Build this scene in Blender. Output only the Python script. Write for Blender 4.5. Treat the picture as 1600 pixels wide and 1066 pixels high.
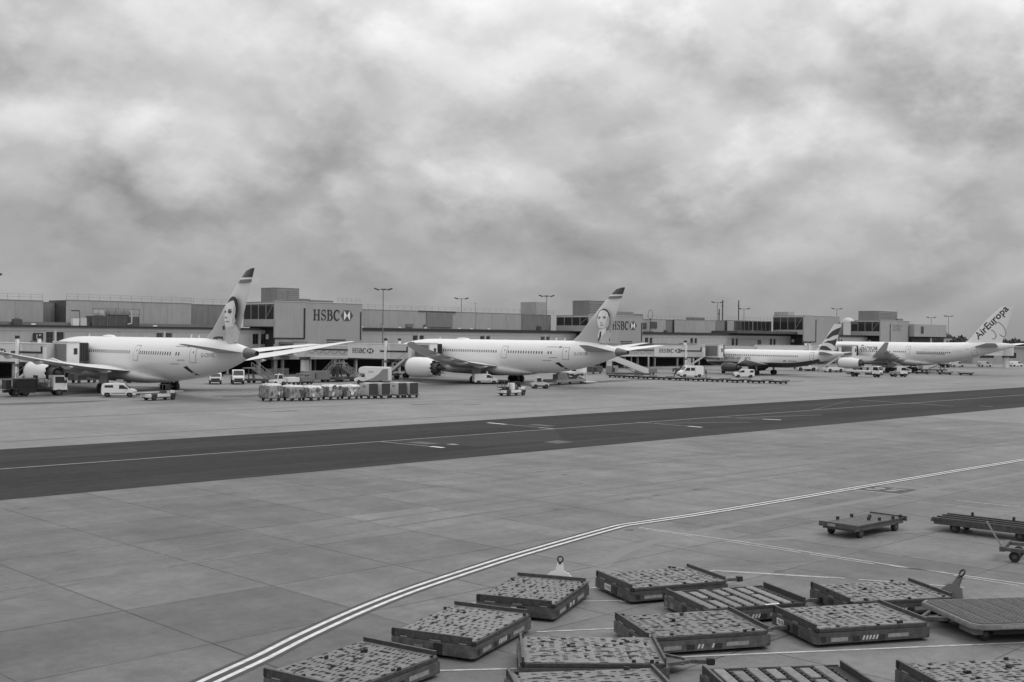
import bpy, bmesh, math, random
from mathutils import Matrix, Vector
from mathutils.geometry import tessellate_polygon
R = math.radians
random.seed(7)
sc = bpy.context.scene
for o in list(bpy.data.objects): bpy.data.objects.remove(o)

# ------------------------------------------------------------------ camera, sky, sun, exposure
cam_d = bpy.data.cameras.new('camera'); cam = bpy.data.objects.new('camera', cam_d)
sc.collection.objects.link(cam); sc.camera = cam
cam_d.sensor_width = 36; cam_d.lens = 36 * 1819.3 / 1600; cam_d.clip_start = .5; cam_d.clip_end = 9000
cam.matrix_world = Matrix.Translation((0, 0, 8.93)) @ (Matrix.Rotation(R(-45.02), 4, 'Z') @ Matrix.Rotation(R(90 - .315), 4, 'X') @ Matrix.Rotation(R(.639), 4, 'Z'))

SUN_EL, SUN_AZ = 58, 150           # degrees; azimuth clockwise from +Y
world = bpy.data.worlds.new('World'); sc.world = world; world.use_nodes = True
def build_sky():
    nt = world.node_tree; N = nt.nodes; L = nt.links; N.clear()
    out = N.new('ShaderNodeOutputWorld'); bg = N.new('ShaderNodeBackground'); bg.inputs['Strength'].default_value = .1
    L.new(bg.outputs[0], out.inputs[0])
    sky = N.new('ShaderNodeTexSky'); sky.sky_type = 'NISHITA'; sky.sun_disc = False
    sky.sun_elevation = R(SUN_EL); sky.sun_rotation = R(SUN_AZ); sky.air_density = 1; sky.dust_density = 4
    bw = N.new('ShaderNodeRGBToBW'); L.new(sky.outputs[0], bw.inputs[0])
    def math_(op, a, b=None, c=None):
        n = N.new('ShaderNodeMath'); n.operation = op
        for i, v in enumerate((a, b, c)):
            if v is None: continue
            if isinstance(v, (int, float)): n.inputs[i].default_value = v
            else: L.new(v, n.inputs[i])
        return n.outputs[0]
    tc = N.new('ShaderNodeTexCoord'); sep = N.new('ShaderNodeSeparateXYZ'); L.new(tc.outputs['Generated'], sep.inputs[0])
    x, y, z = sep.outputs
    zc = math_('MAXIMUM', z, 0.0)
    den = math_('ADD', zc, .54)
    cmb = N.new('ShaderNodeCombineXYZ'); L.new(math_('DIVIDE', x, den), cmb.inputs[0]); L.new(math_('DIVIDE', y, den), cmb.inputs[1]); L.new(math_('MULTIPLY', z, 1.6), cmb.inputs[2])
    def noise(scale, detail, rough, dist, off, vec=None):
        mp = N.new('ShaderNodeMapping'); mp.inputs['Location'].default_value = off; L.new(vec or cmb.outputs[0], mp.inputs[0])
        n = N.new('ShaderNodeTexNoise'); n.noise_dimensions = '2D'; n.inputs['Scale'].default_value = scale; n.inputs['Detail'].default_value = detail
        n.inputs['Roughness'].default_value = rough; n.inputs['Distortion'].default_value = dist; L.new(mp.outputs[0], n.inputs['Vector'])
        return n
    def smooth(v, a, b):
        m = N.new('ShaderNodeMapRange'); m.interpolation_type = 'SMOOTHSTEP'; L.new(v, m.inputs[0])
        m.inputs[1].default_value = a; m.inputs[2].default_value = b; return m.outputs[0]
    def vmath(op, a, b=None, k=None):
        v = N.new('ShaderNodeVectorMath'); v.operation = op; L.new(a, v.inputs[0])
        if b is not None: (L.new(b, v.inputs[1]) if not isinstance(b, tuple) else setattr(v.inputs[1], 'default_value', b))
        if k is not None: v.inputs['Scale'].default_value = k
        return v.outputs[0]
    def puffs(vec):                                                   # billowing heaps: smooth cells, warped and broken up
        wn = noise(3.0, 6, .6, 0, (1.3, 4.4, 0), vec).outputs['Color']
        w = vmath('ADD', vec, vmath('SCALE', vmath('SUBTRACT', wn, (.5, .5, .5)), None, .42))
        tot = None
        for scl, amp in ((3.3, .55), (8.2, .32)):
            vo = N.new('ShaderNodeTexVoronoi'); vo.feature = 'SMOOTH_F1'; vo.voronoi_dimensions = '2D'; vo.inputs['Scale'].default_value = scl; vo.inputs['Smoothness'].default_value = .7; vo.inputs['Randomness'].default_value = 1
            L.new(w, vo.inputs['Vector']); t = math_('MULTIPLY', vo.outputs['Distance'], -amp); tot = t if tot is None else math_('ADD', tot, t)
        return tot
    p1 = puffs(cmb.outputs[0]); p2 = puffs(vmath('SCALE', cmb.outputs[0], None, .955))
    relief = math_('MULTIPLY', math_('SUBTRACT', p1, p2), 1.9)        # tops lit, bases shaded
    big = smooth(noise(1.15, 3, .5, .3, SKY_OFF[0]).outputs['Fac'], .3, .7)
    mid = smooth(noise(3.6, 6, .56, .15, SKY_OFF[1]).outputs['Fac'], .32, .68)
    f = math_('ADD', math_('ADD', math_('MULTIPLY', big, .42), math_('MULTIPLY', mid, .22)), math_('ADD', relief, math_('MULTIPLY_ADD', p1, .55, .42)))
    # the main bright and dark cloud banks
    for px, py, rad, amp in SKY_BANKS:
        d = (cam.matrix_world.to_3x3() @ Vector(((px-800)/1819, (533-py)/1819, -1))).normalized()
        dt = N.new('ShaderNodeVectorMath'); dt.operation = 'DOT_PRODUCT'; L.new(tc.outputs['Generated'], dt.inputs[0]); dt.inputs[1].default_value = d
        f = math_('MULTIPLY_ADD', smooth(dt.outputs['Value'], math.cos(rad), 1.0), amp, f)
    shade = math_('MULTIPLY_ADD', f, .56, .68)
    low = math_('MULTIPLY_ADD', smooth(z, .0, .14), .62, .38)                                       # far layers flatten towards the horizon
    shade = math_('ADD', math_('MULTIPLY', shade, low), math_('MULTIPLY', math_('SUBTRACT', 1.0, low), .93))
    grad = math_('MULTIPLY_ADD', math_('MINIMUM', zc, .62), 13.8, 3.75)  # overcast dome: about three times brighter overhead
    cloud = math_('MULTIPLY', grad, shade)
    mix = math_('ADD', math_('MULTIPLY', cloud, .94), math_('MULTIPLY', bw.outputs[0], .02))
    col = N.new('ShaderNodeCombineColor')
    for i in range(3): L.new(mix, col.inputs[i])
    L.new(col.outputs[0], bg.inputs['Color'])
SKY_OFF = [(3.1, 1.7, 0), (11.3, 4.2, 0)]
SKY_BANKS = [(850, 30, .17, .26), (1110, 180, .055, .26), (50, 235, .05, .42), (350, 215, .09, .14), (700, 290, .12, .12), (1490, 220, .13, -.30), (1290, 100, .10, -.14), (110, 110, .12, -.20), (140, 330, .10, -.10), (880, 215, .06, -.12), (1330, 275, .06, .2)]
build_sky()
sun_d = bpy.data.lights.new('sun', 'SUN'); sun_d.energy = .9; sun_d.angle = R(22); sun_d.color = (1, 1, 1)
sun = bpy.data.objects.new('sun', sun_d); sc.collection.objects.link(sun)
sd = Vector((math.sin(R(SUN_AZ)) * math.cos(R(SUN_EL)), math.cos(R(SUN_AZ)) * math.cos(R(SUN_EL)), math.sin(R(SUN_EL))))
sun.rotation_euler = sd.to_track_quat('Z', 'Y').to_euler()
vs = sc.view_settings; vs.view_transform = 'Standard'; vs.look = 'None'; vs.gamma = 1; vs.exposure = 0; vs.use_curve_mapping = False
sc.render.engine = 'CYCLES'

# ------------------------------------------------------------------ helpers
class MB:
    def __init__(s, m=None): s.v = []; s.f = []; s.m = m or Matrix()
    def add(s, vs, fs):
        b = len(s.v); s.v += [tuple(s.m @ Vector(p)) for p in vs]; s.f += [tuple(i + b for i in f) for f in fs]; return s
    def box(s, x0, x1, y0, y1, z0, z1):
        return s.add([(x0,y0,z0),(x1,y0,z0),(x1,y1,z0),(x0,y1,z0),(x0,y0,z1),(x1,y0,z1),(x1,y1,z1),(x0,y1,z1)],
                     [(3,2,1,0),(4,5,6,7),(0,1,5,4),(1,2,6,5),(2,3,7,6),(3,0,4,7)])
    def hexa(s, b, t):              # 4 bottom and 4 top points, counter-clockwise
        return s.add(list(b) + list(t), [(3,2,1,0),(4,5,6,7),(0,1,5,4),(1,2,6,5),(2,3,7,6),(3,0,4,7)])
    def prism(s, pts, axis, a, b):  # pts in the two other axes, extruded from a to b
        def P(p, h): return {'x': (h, p[0], p[1]), 'y': (p[0], h, p[1]), 'z': (p[0], p[1], h)}[axis]
        n = len(pts); vs = [P(p, a) for p in pts] + [P(p, b) for p in pts]
        tri = [tuple(t) for t in tessellate_polygon([[Vector((p[0], p[1], 0)) for p in pts]])]
        fs = [t[::-1] for t in tri] + [tuple(i + n for i in t) for t in tri]
        return s.add(vs, fs + [(i, (i + 1) % n, n + (i + 1) % n, n + i) for i in range(n)])
    def tube(s, p0, p1, r0, r1=None, n=8, cap=True):
        r1 = r0 if r1 is None else r1
        p0, p1 = Vector(p0), Vector(p1); d = (p1 - p0)
        q = d.to_track_quat('Z', 'Y')
        vs = [tuple(p0 + q @ Vector((r0 * math.cos(2*math.pi*i/n), r0 * math.sin(2*math.pi*i/n), 0))) for i in range(n)]
        vs += [tuple(p1 + q @ Vector((r1 * math.cos(2*math.pi*i/n), r1 * math.sin(2*math.pi*i/n), 0))) for i in range(n)]
        fs = [(i, (i+1) % n, n + (i+1) % n, n + i) for i in range(n)]
        if cap: fs += [tuple(range(n))[::-1], tuple(range(n, 2*n))]
        return s.add(vs, fs)
    def bar(s, p0, p1, w, h):
        p0, p1 = Vector(p0), Vector(p1); q = (p1 - p0).to_track_quat('Z', 'Y'); a = []
        for p in (p0, p1):
            for x, y in ((-w/2,-h/2),(w/2,-h/2),(w/2,h/2),(-w/2,h/2)): a.append(tuple(p + q @ Vector((x, y, 0))))
        return s.hexa(a[:4], a[4:])
    def loft(s, rings, closed=True, cap0=False, cap1=False):
        n = len(rings[0]); vs = [p for r in rings for p in r]; fs = []
        m = n if closed else n - 1
        for k in range(len(rings) - 1):
            for i in range(m): fs.append((k*n + i, k*n + (i+1) % n, (k+1)*n + (i+1) % n, (k+1)*n + i))
        if cap0: fs.append(tuple(range(n))[::-1])
        if cap1: fs.append(tuple(range((len(rings)-1)*n, len(rings)*n)))
        return s.add(vs, fs)
    def mesh(s, name, mat, smooth=False, bev=0, fix=True):
        me = bpy.data.meshes.new(name); me.from_pydata(s.v, [], s.f); me.validate()
        if fix or bev:
            bm = bmesh.new(); bm.from_mesh(me)
            if fix: bmesh.ops.recalc_face_normals(bm, faces=bm.faces)
            if bev:
                es = [e for e in bm.edges if len(e.link_faces) == 2 and e.calc_face_angle(0) > .5]
                bmesh.ops.bevel(bm, geom=es, offset=bev, segments=2, affect='EDGES', clamp_overlap=True)
            bm.to_mesh(me); bm.free()
        if mat: me.materials.append(mat)
        if smooth:
            me.polygons.foreach_set('use_smooth', [True] * len(me.polygons))
            me.set_sharp_from_angle(angle=R(38))
        me.update(); return me
    def build(s, name, mat, parent=None, smooth=False, bev=0, fix=True):
        return link(name, s.mesh(name, mat, smooth, bev, fix), parent)
def link(name, data, parent=None):
    o = bpy.data.objects.new(name, data); sc.collection.objects.link(o)
    if parent: o.parent = parent
    return o
def tag(o, label=None, cat=None, group=None, kind=None):
    if label: o['label'] = label
    if cat: o['category'] = cat
    if group: o['group'] = group
    if kind: o['kind'] = kind
    return o
def thing(name, label, cat, loc=(0,0,0), rz=0, group=None):
    o = link(name, None); o.location = loc; o.rotation_euler = (0, 0, R(rz)); o.empty_display_size = .3
    return tag(o, label, cat, group)
def copy_tree(o, loc=None, rz=None, label=None, parent=None):
    c = o.copy(); sc.collection.objects.link(c); c.parent = parent
    for ch in o.children: copy_tree(ch, parent=c)
    if loc: c.location = loc
    if rz is not None: c.rotation_euler = (0, 0, R(rz))
    if label: c['label'] = label
    return c
def part(name, mat, parent, *boxes, **kw):
    os_ = [MB().box(*b).build(name, mat, parent, **kw) for b in boxes]     # every box is a piece of its own
    return os_[0]

# ------------------------------------------------------------------ materials (a black-and-white place: neutral greys)
def mat(name, val, rough=.6, var=.12, scale=1.5, metal=0, bump=0, rand=0, spec=.5, detail=6, stretch=None, world_co=False):
    m = bpy.data.materials.new(name); m.use_nodes = True; nt = m.node_tree; N = nt.nodes; L = nt.links
    b = N['Principled BSDF']; b.inputs['Roughness'].default_value = rough; b.inputs['Metallic'].default_value = metal
    b.inputs['Specular IOR Level'].default_value = spec
    co = N.new('ShaderNodeNewGeometry').outputs['Position'] if world_co else N.new('ShaderNodeTexCoord').outputs['Object']
    if stretch:
        mp = N.new('ShaderNodeMapping'); mp.inputs['Scale'].default_value = stretch; L.new(co, mp.inputs[0]); co = mp.outputs[0]
    n = N.new('ShaderNodeTexNoise'); n.inputs['Scale'].default_value = scale; n.inputs['Detail'].default_value = detail; n.inputs['Roughness'].default_value = .62
    L.new(co, n.inputs['Vector'])
    mr = N.new('ShaderNodeMapRange'); mr.inputs[1].default_value = .25; mr.inputs[2].default_value = .75
    mr.inputs[3].default_value = val * (1 - var); mr.inputs[4].default_value = val * (1 + var); L.new(n.outputs['Fac'], mr.inputs[0])
    v = mr.outputs[0]
    if rand:
        oi = N.new('ShaderNodeObjectInfo'); r = N.new('ShaderNodeMapRange'); L.new(oi.outputs['Random'], r.inputs[0])
        r.inputs[3].default_value = 1 - rand; r.inputs[4].default_value = 1 + rand
        mu = N.new('ShaderNodeMath'); mu.operation = 'MULTIPLY'; L.new(v, mu.inputs[0]); L.new(r.outputs[0], mu.inputs[1]); v = mu.outputs[0]
    c = N.new('ShaderNodeCombineColor')
    for i in range(3): L.new(v, c.inputs[i])
    L.new(c.outputs[0], b.inputs['Base Color'])
    if bump:
        bp = N.new('ShaderNodeBump'); bp.inputs['Strength'].default_value = bump; bp.inputs['Distance'].default_value = .02
        n2 = N.new('ShaderNodeTexNoise'); n2.inputs['Scale'].default_value = scale * 6; n2.inputs['Detail'].default_value = 4; L.new(co, n2.inputs['Vector'])
        L.new(n2.outputs['Fac'], bp.inputs['Height']); L.new(bp.outputs[0], b.inputs['Normal'])
    return m
def ground_mat(name, val, layers, rough=.7, rand=0, bump=.25, spec=.35):
    """layers: (scale, amplitude, stretch) noises in world metres, multiplied together"""
    m = bpy.data.materials.new(name); m.use_nodes = True; nt = m.node_tree; N = nt.nodes; L = nt.links
    b = N['Principled BSDF']; b.inputs['Roughness'].default_value = rough; b.inputs['Specular IOR Level'].default_value = spec
    pos = N.new('ShaderNodeNewGeometry').outputs['Position']
    def mul(a, c):
        n = N.new('ShaderNodeMath'); n.operation = 'MULTIPLY'
        for i, q in enumerate((a, c)):
            if isinstance(q, float): n.inputs[i].default_value = q
            else: L.new(q, n.inputs[i])
        return n.outputs[0]
    v = None
    for k, (scl, amp, st, lo, hi) in enumerate(layers):
        mp = N.new('ShaderNodeMapping'); mp.inputs['Scale'].default_value = st; mp.inputs['Location'].default_value = (k * 37.1, k * 11.7, 0); L.new(pos, mp.inputs[0])
        n = N.new('ShaderNodeTexNoise'); n.inputs['Scale'].default_value = scl; n.inputs['Detail'].default_value = 5; n.inputs['Roughness'].default_value = .6
        L.new(mp.outputs[0], n.inputs['Vector'])
        r = N.new('ShaderNodeMapRange'); r.inputs[1].default_value = lo; r.inputs[2].default_value = hi
        r.inputs[3].default_value = 1 - amp; r.inputs[4].default_value = 1 + amp; L.new(n.outputs['Fac'], r.inputs[0])
        v = r.outputs[0] if v is None else mul(v, r.outputs[0])
    if rand:
        oi = N.new('ShaderNodeObjectInfo'); r = N.new('ShaderNodeMapRange'); L.new(oi.outputs['Random'], r.inputs[0])
        r.inputs[3].default_value = 1 - rand; r.inputs[4].default_value = 1 + rand; v = mul(v, r.outputs[0]); v = mul(v, oi.outputs['Alpha'])
    v = mul(v, float(val))
    c = N.new('ShaderNodeCombineColor')
    for i in range(3): L.new(v, c.inputs[i])
    L.new(c.outputs[0], b.inputs['Base Color'])
    n2 = N.new('ShaderNodeTexNoise'); n2.inputs['Scale'].default_value = 9; n2.inputs['Detail'].default_value = 6; L.new(pos, n2.inputs['Vector'])
    bp = N.new('ShaderNodeBump'); bp.inputs['Strength'].default_value = bump; bp.inputs['Distance'].default_value = .01
    L.new(n2.outputs['Fac'], bp.inputs['Height']); L.new(bp.outputs[0], b.inputs['Normal'])
    return m
I1 = (1, 1, 1)
G = {}
G['slab'] = ground_mat('slab_concrete', .146, [(.035, .12, I1, .3, .7), (.13, .12, I1, .37, .63), (.6, .09, I1, .37, .63), (.35, .10, (1, .2, 1), .37, .63), (.5, .08, (.15, 1, 1), .37, .63), (2.6, .08, I1, .37, .63), (22, .18, I1, .35, .65)], rand=.06, bump=.6)
G['apron'] = ground_mat('stand_concrete', .186, [(.018, .12, (1, 1.6, 1), .3, .7), (.12, .13, I1, .35, .65), (.9, .10, I1, .35, .65), (10, .07, I1, .3, .7)])
G['asphalt'] = ground_mat('taxiway_asphalt', .034, [(.05, .16, (.5, 2, 1), .35, .65), (.3, .16, (.25, 2.2, 1), .35, .65), (1.1, .12, I1, .35, .65), (5, .12, I1, .35, .65), (30, .2, I1, .35, .65)], rough=.85, spec=.12, rand=.06)
G['patch'] = ground_mat('worn_asphalt', .042, [(.3, .14, I1, .3, .7), (3, .08, I1, .3, .7)], rough=.85, spec=.12)
G['joint'] = ground_mat('joint_sealant', .085, [(.09, .5, I1, .4, .6), (1.5, .3, I1, .35, .65)])
G['seal'] = ground_mat('tar_seal', .055, [(.25, .45, I1, .4, .6), (2, .3, I1, .35, .65)])
G['tyre'] = ground_mat('tyre_marked_concrete', .125, [(.3, .14, I1, .35, .65), (2.5, .12, I1, .35, .65), (22, .14, I1, .35, .65)])
G['stain_shade'] = ground_mat('stained_shaded_concrete', .085, [(.3, .2, I1, .3, .7), (3, .08, I1, .3, .7)])  # oil-dark tone, also used for shade painted under the aircraft
def paint(name, val, keep):       # worn paint: noise decides where the paint survives
    m = bpy.data.materials.new(name); m.use_nodes = True; nt = m.node_tree; N = nt.nodes; L = nt.links
    b = N['Principled BSDF']; b.inputs['Roughness'].default_value = .75
    pos = N.new('ShaderNodeNewGeometry').outputs['Position']
    n = N.new('ShaderNodeTexNoise'); n.inputs['Scale'].default_value = 3.5; n.inputs['Detail'].default_value = 8; n.inputs['Roughness'].default_value = .7; L.new(pos, n.inputs['Vector'])
    r = N.new('ShaderNodeMapRange'); r.inputs[1].default_value = .3; r.inputs[2].default_value = .62; r.inputs[3].default_value = val * keep; r.inputs[4].default_value = val
    L.new(n.outputs['Fac'], r.inputs[0]); c = N.new('ShaderNodeCombineColor')
    for i in range(3): L.new(r.outputs[0], c.inputs[i])
    L.new(c.outputs[0], b.inputs['Base Color']); return m
G['paint'] = paint('white_road_paint', .68, .55)
G['paint_mid'] = paint('scuffed_road_paint', .55, .5)
G['paint_old'] = paint('worn_road_paint', .30, .5)
G['paint_faint'] = paint('faint_road_paint', .085, .6)
G['paint_pale'] = paint('pale_scrubbed_concrete', .172, .9)
G['paint_dark'] = paint('black_road_paint', .05, .75)
W = {}
STREAK = ('wall', 'wall_dark', 'wall_lower')
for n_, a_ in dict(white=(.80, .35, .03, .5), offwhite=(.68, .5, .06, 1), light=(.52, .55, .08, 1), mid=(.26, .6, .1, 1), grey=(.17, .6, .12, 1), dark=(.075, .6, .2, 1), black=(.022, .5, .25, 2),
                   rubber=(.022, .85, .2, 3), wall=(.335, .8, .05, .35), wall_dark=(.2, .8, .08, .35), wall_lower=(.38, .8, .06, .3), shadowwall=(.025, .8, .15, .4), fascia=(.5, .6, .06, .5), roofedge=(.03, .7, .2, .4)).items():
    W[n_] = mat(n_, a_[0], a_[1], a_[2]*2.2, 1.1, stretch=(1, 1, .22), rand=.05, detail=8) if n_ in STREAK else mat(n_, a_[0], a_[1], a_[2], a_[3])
W['metal'] = mat('brushed_metal', .42, .42, .15, 2, metal=.7)
W['glass'] = mat('dark_glass', .025, .08, .15, .6, spec=.8)
W['acwhite'] = mat('aircraft_white', .72, .28, .02, .25)
W['acgrey'] = mat('aircraft_grey', .33, .35, .04, .3)
W['acdark'] = mat('aircraft_dark_paint', .055, .3, .06, .4)
W['facetone'] = mat('portrait_tone', .70, .5, .12, 1.6, detail=3)
W['necktone'] = mat('portrait_neck_tone', .52, .5, .15, 1.4, detail=3)
W['fairing'] = mat('belly_fairing_grey', .5, .35, .06, .4)
W['wing'] = mat('wing_grey', .6, .38, .05, .4)
W['outline'] = mat('door_outline', .25, .5, .05, 1)
W['duct'] = mat('engine_duct', .03, .5, .2, 2)
W['chrome'] = mat('bare_metal_lip', .55, .3, .05, 2, metal=.8)
W['vanwhite'] = mat('vehicle_white', .76, .3, .03, .8)
W['dolly'] = mat('dolly_weathered_steel', .082, .6, .6, 4.5, metal=.15, bump=.5, rand=.2, detail=10)
W['deck'] = mat('dolly_deck_plate', .185, .55, .45, 6, metal=.2, bump=.7, rand=.18, detail=12)
W['deckdark'] = mat('dolly_underframe', .012, .7, .3, 3)
W['caster'] = mat('dolly_caster', .016, .6, .3, 5)
W['roller'] = mat('dolly_roller', .21, .5, .4, 7, metal=.3, rand=.15, detail=10)
W['sticker'] = mat('pale_sticker', .26, .6, .35, 9)
W['tarp'] = mat('grey_tarpaulin', .24, .6, .85, 2.2, rand=.25, detail=6)
W['tarp_top'] = mat('white_plastic_sheet', .6, .5, .15, 1.5)
W['uldmetal'] = mat('container_aluminium', .5, .5, .15, 1.5)
W['uldside'] = mat('container_dark_canvas', .04, .7, .15, 2)
W['leaf'] = mat('distant_foliage', .055, .9, .5, .25)
W['rail'] = mat('dolly_dark_rail', .055, .6, .6, 5, metal=.2, rand=.2, bump=.4, detail=10)
W['hivis'] = mat('hi_vis_cloth', .5, .8, .1, 5)
W['skin'] = mat('skin', .35, .6, .05, 5)
W['navy'] = mat('navy_cloth', .05, .8, .1, 5)
# ------------------------------------------------------------------ ground
def sheet(name, mt, x0, x1, y0, y1, z, parent=None, kind=None):
    o = MB().add([(x0,y0,z),(x1,y0,z),(x1,y1,z),(x0,y1,z)], [(0,1,2,3)]).build(name, mt, parent, fix=False)
    if kind: o['kind'] = kind
    return o
sheet('field', ground_mat('field_grass', .06, [(.02, .25, I1, .3, .7), (.4, .2, I1, .3, .7)]), -3000, 6500, -3000, 6500, -.08, kind='structure')
apron = sheet('apron', G['apron'], -160, 760, -60, 330, -.014, kind='structure')
sheet('joint_bed', G['joint'], 6, 126, 7.99, 61.66, -.009, apron)
taxi = sheet('taxiway', G['asphalt'], -160, 760, 61.75, 87.6, .002, kind='structure')
rl = random.Random(11); le_ = [61.69, 66.1, 70.4, 74.9, 79.2, 83.6, 87.7]
for q in range(6):                               # paving lanes with slightly uneven edges
    n = 150; mb = MB(); lo, hi = [], []
    for k in range(n+1):
        x = -60 + 500*k/n; e0 = .07 if q == 0 else .015; e1 = .07 if q == 5 else .015
        lo.append((x, le_[q]+.012+rl.uniform(-e0, e0), .0045)); hi.append((x, le_[q+1]-.012+rl.uniform(-e1, e1), .0045))
    o = mb.add(lo+hi, [(k, k+1, n+2+k, n+1+k) for k in range(n)]).build('asphalt_lane', G['asphalt'], taxi, fix=False); o.color = (1, 1, 1, (1.06, .93, 1.0, .96, 1.09, .9)[q])
def pix(s, t, z=0):
    c, n = math.cos(R(45.02)), math.sin(R(45.02)); X = s*c - t*n; d = s*n + t*c
    return (800 + 1819*X/d, 523 + .0112*1819*X/d + 1819*(8.93 - z)/d) if d > 3 else (9999, 9999)
g_ = .014
slab_me = MB().box(g_, 5.53-g_, g_, 5.37-g_, -.009, 0).mesh('concrete_slab', G['slab'], bev=.006)
ns = 0
for i in range(-2, 20):
    for j in range(-4, 6):
        s0, t0 = 17.53 + 5.53*i, 29.47 + 5.37*j
        ps = [pix(s0 + a, t0 + b) for a in (0, 5.53) for b in (0, 5.37)]
        if any(-220 < p[0] < 1820 and p[1] < 1300 for p in ps):
            o = link('concrete_slab', slab_me, apron); o.location = (s0, t0, 0); ns += 1
            tone = 1 + .025*math.sin(i*2.3+j*1.7)
            if s0 - t0 < -7: tone *= .88
            if t0 + s0*.02 < 31 and s0 < 17.6: tone *= .9
            if abs(t0-40.2) < 1 and 22 < s0 < 36: tone *= 1.10
            if abs(t0-45.6) < 1 and s0 < 34: tone *= .93
            if abs(t0-50.9) < 1 and 12 < s0 < 24: tone *= 1.05
            o.color = (1, 1, 1, tone)
print('slabs', ns)
def strip(name, mt, pts, w, z, parent):
    n = len(pts); L_, R_ = [], []
    for i, p in enumerate(pts):
        a = Vector(pts[max(i-1, 0)]); b = Vector(pts[min(i+1, n-1)]); d = (b - a).normalized(); q = Vector((-d.y, d.x)) * w / 2
        L_.append((p[0] + q.x, p[1] + q.y, z)); R_.append((p[0] - q.x, p[1] - q.y, z))
    mb = MB(); mb.add(R_ + L_, [(i, i+1, n+i+1, n+i) for i in range(n-1)])
    return mb.build(name, mt, parent, fix=False)
def smooth_path(pts, k=8):
    out = []
    for i in range(len(pts) - 1):
        p0, p1, p2, p3 = pts[max(i-1,0)], pts[i], pts[i+1], pts[min(i+2, len(pts)-1)]
        for j in range(k):
            t = j / k
            out.append(tuple(.5*((2*p1[c]) + (-p0[c]+p2[c])*t + (2*p0[c]-5*p1[c]+4*p2[c]-p3[c])*t*t + (-p0[c]+3*p1[c]-3*p2[c]+p3[c])*t**3) for c in (0,1)))
    return out + [pts[-1]]
def offset(pts, d):
    out = []
    for i, p in enumerate(pts):
        a = Vector(pts[max(i-1,0)]); b = Vector(pts[min(i+1,len(pts)-1)]); v = (b - a).normalized()
        out.append((p[0] - v.y*d, p[1] + v.x*d))
    return out
core = smooth_path([(9.0,22.5),(12.4,24.75),(15.5,26.3),(17.8,27.35),(20.0,28.47),(23.3,29.95),(26.5,31.12),(30.7,32.33),(33.3,33.02),(37.5,33.98),(41.0,34.72),(42.6,35.0),(43.8,34.93),(45.5,34.82),(49.0,34.66),(57,34.56),(76,34.54),(95,34.4),(170,34.4)])
strip('marking_border', G['paint_dark'], core, .92, .004, apron)
strip('painted_line', G['paint'], offset(core, .2), .17, .008, apron)
strip('painted_line', G['paint'], offset(core, -.2), .17, .008, apron)
for a, b, w, k in [((42.6,34.1),(43.05,28.5),.14,0),((43.05,28.5),(43.1,21),.14,0),((43.1,21),(43.55,15.5),.14,0),
                   ((42.35,33.9),(42.5,31),.12,0),((42.62,29.4),(42.72,25.6),.12,0),((42.72,25.2),(42.75,22.3),.12,0),((42.95,21.8),(43.3,19.6),.12,0),((43.0,19.2),(43.0,16.8),.12,0),
                   ((31.0,27.0),(33.2,26.62),.16,0),((34.6,26.38),(37.0,25.85),.13,0),((37.0,25.85),(39.4,21.75),.14,0),((39.6,21.3),(41.2,18.0),.14,0),((37.0,25.6),(39.0,22.2),.1,0),
                   ((26.2,28.35),(30.7,24.78),.12,0),((25.3,24.1),(27.6,22.62),.12,0),((20.4,23.14),(24.2,20.2),.14,0),((26.2,19.55),(36.5,12.5),.15,0),((30.2,24.95),(32,24.2),.12,0),
                   ((63.0,31.4),(62.9,34.2),.16,0),((63.0,31.4),(63.1,28.1),.09,1),((63.1,28.1),(63.3,24.7),.16,0)]:
    strip('painted_line', G['paint_old' if k else 'paint_mid'], [a, b], w*.72, .012, apron)
for q_, (pts, w) in enumerate([([(34,29.2),(39.5,31.2),(51.5,31.7),(81,31.0),(120,30.8)],.95),([(43,29),(58,22),(66,21)],.7)]):
    strip("scrubbed_line", G["paint_pale"], smooth_path(pts), w*.7, .0020 + .0009*q_, apron)
MB().add([(63.1,34.2,.008),(63.4,31.55,.008),(65.8,31.65,.008),(65.4,34.3,.008)], [(0,1,2,3)]).build('stand_number_panel', G['paint_dark'], apron)
for q in ([(63.5,33.9),(64.1,33.9),(64.1,33.1),(63.8,33.1)],[(64.3,33.6),(64.9,33.9),(65.1,33.4),(64.5,33.0)],[(63.9,32.8),(64.6,32.7),(64.7,32.2),(64.0,32.3)],[(64.9,32.9),(65.3,32.9),(65.2,32.0),(65.0,32.0)]):
    MB().add([(a, b, .012) for a, b in q], [(0,1,2,3)]).build('worn_digit', G['paint_old'], apron)
# taxiway paint
strip('centre_line', G['paint_old'], [(-80,75.3),(230,75.3)], .26, .016, taxi)
strip('centre_line', G['paint_faint'], [(230,75.3),(640,75.3)], .3, .008, taxi)
for a, b, w, k in [((60.1,75.4),(60.7,68.1),.22,'paint_old'),((60.6,69.5),(60.7,68.1),.5,'paint'),((81.3,83.6),(81.25,75.6),.22,'paint_old'),((81.35,84.6),(81.3,82),.5,'paint'),((81.2,77.2),(81.2,75.5),.35,'paint'),
                   ((94.4,75.9),(94.3,67.8),.24,'paint_old'),((94.35,69.4),(94.3,67.7),.5,'paint'),((107.5,75.2),(109.8,68.4),.24,'paint_old'),((109.2,70.3),(109.8,68.4),.5,'paint'),
                   ((155.3,84),(152,68.2),.3,'paint_old'),((155.8,66.4),(155.9,64.6),.4,'paint_old'),((128,75.3),(152,83.5),.2,'paint_faint'),((94.4,74),(104,68.5),.6,'paint_faint'),((107.5,73.6),(121,70),.6,'paint_faint')]:
    strip('taxiway_marking', G[k], [a, b], w, .0175 + .0007*(int(a[0]*7) % 5) + .004*(w == .5), taxi)
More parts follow.
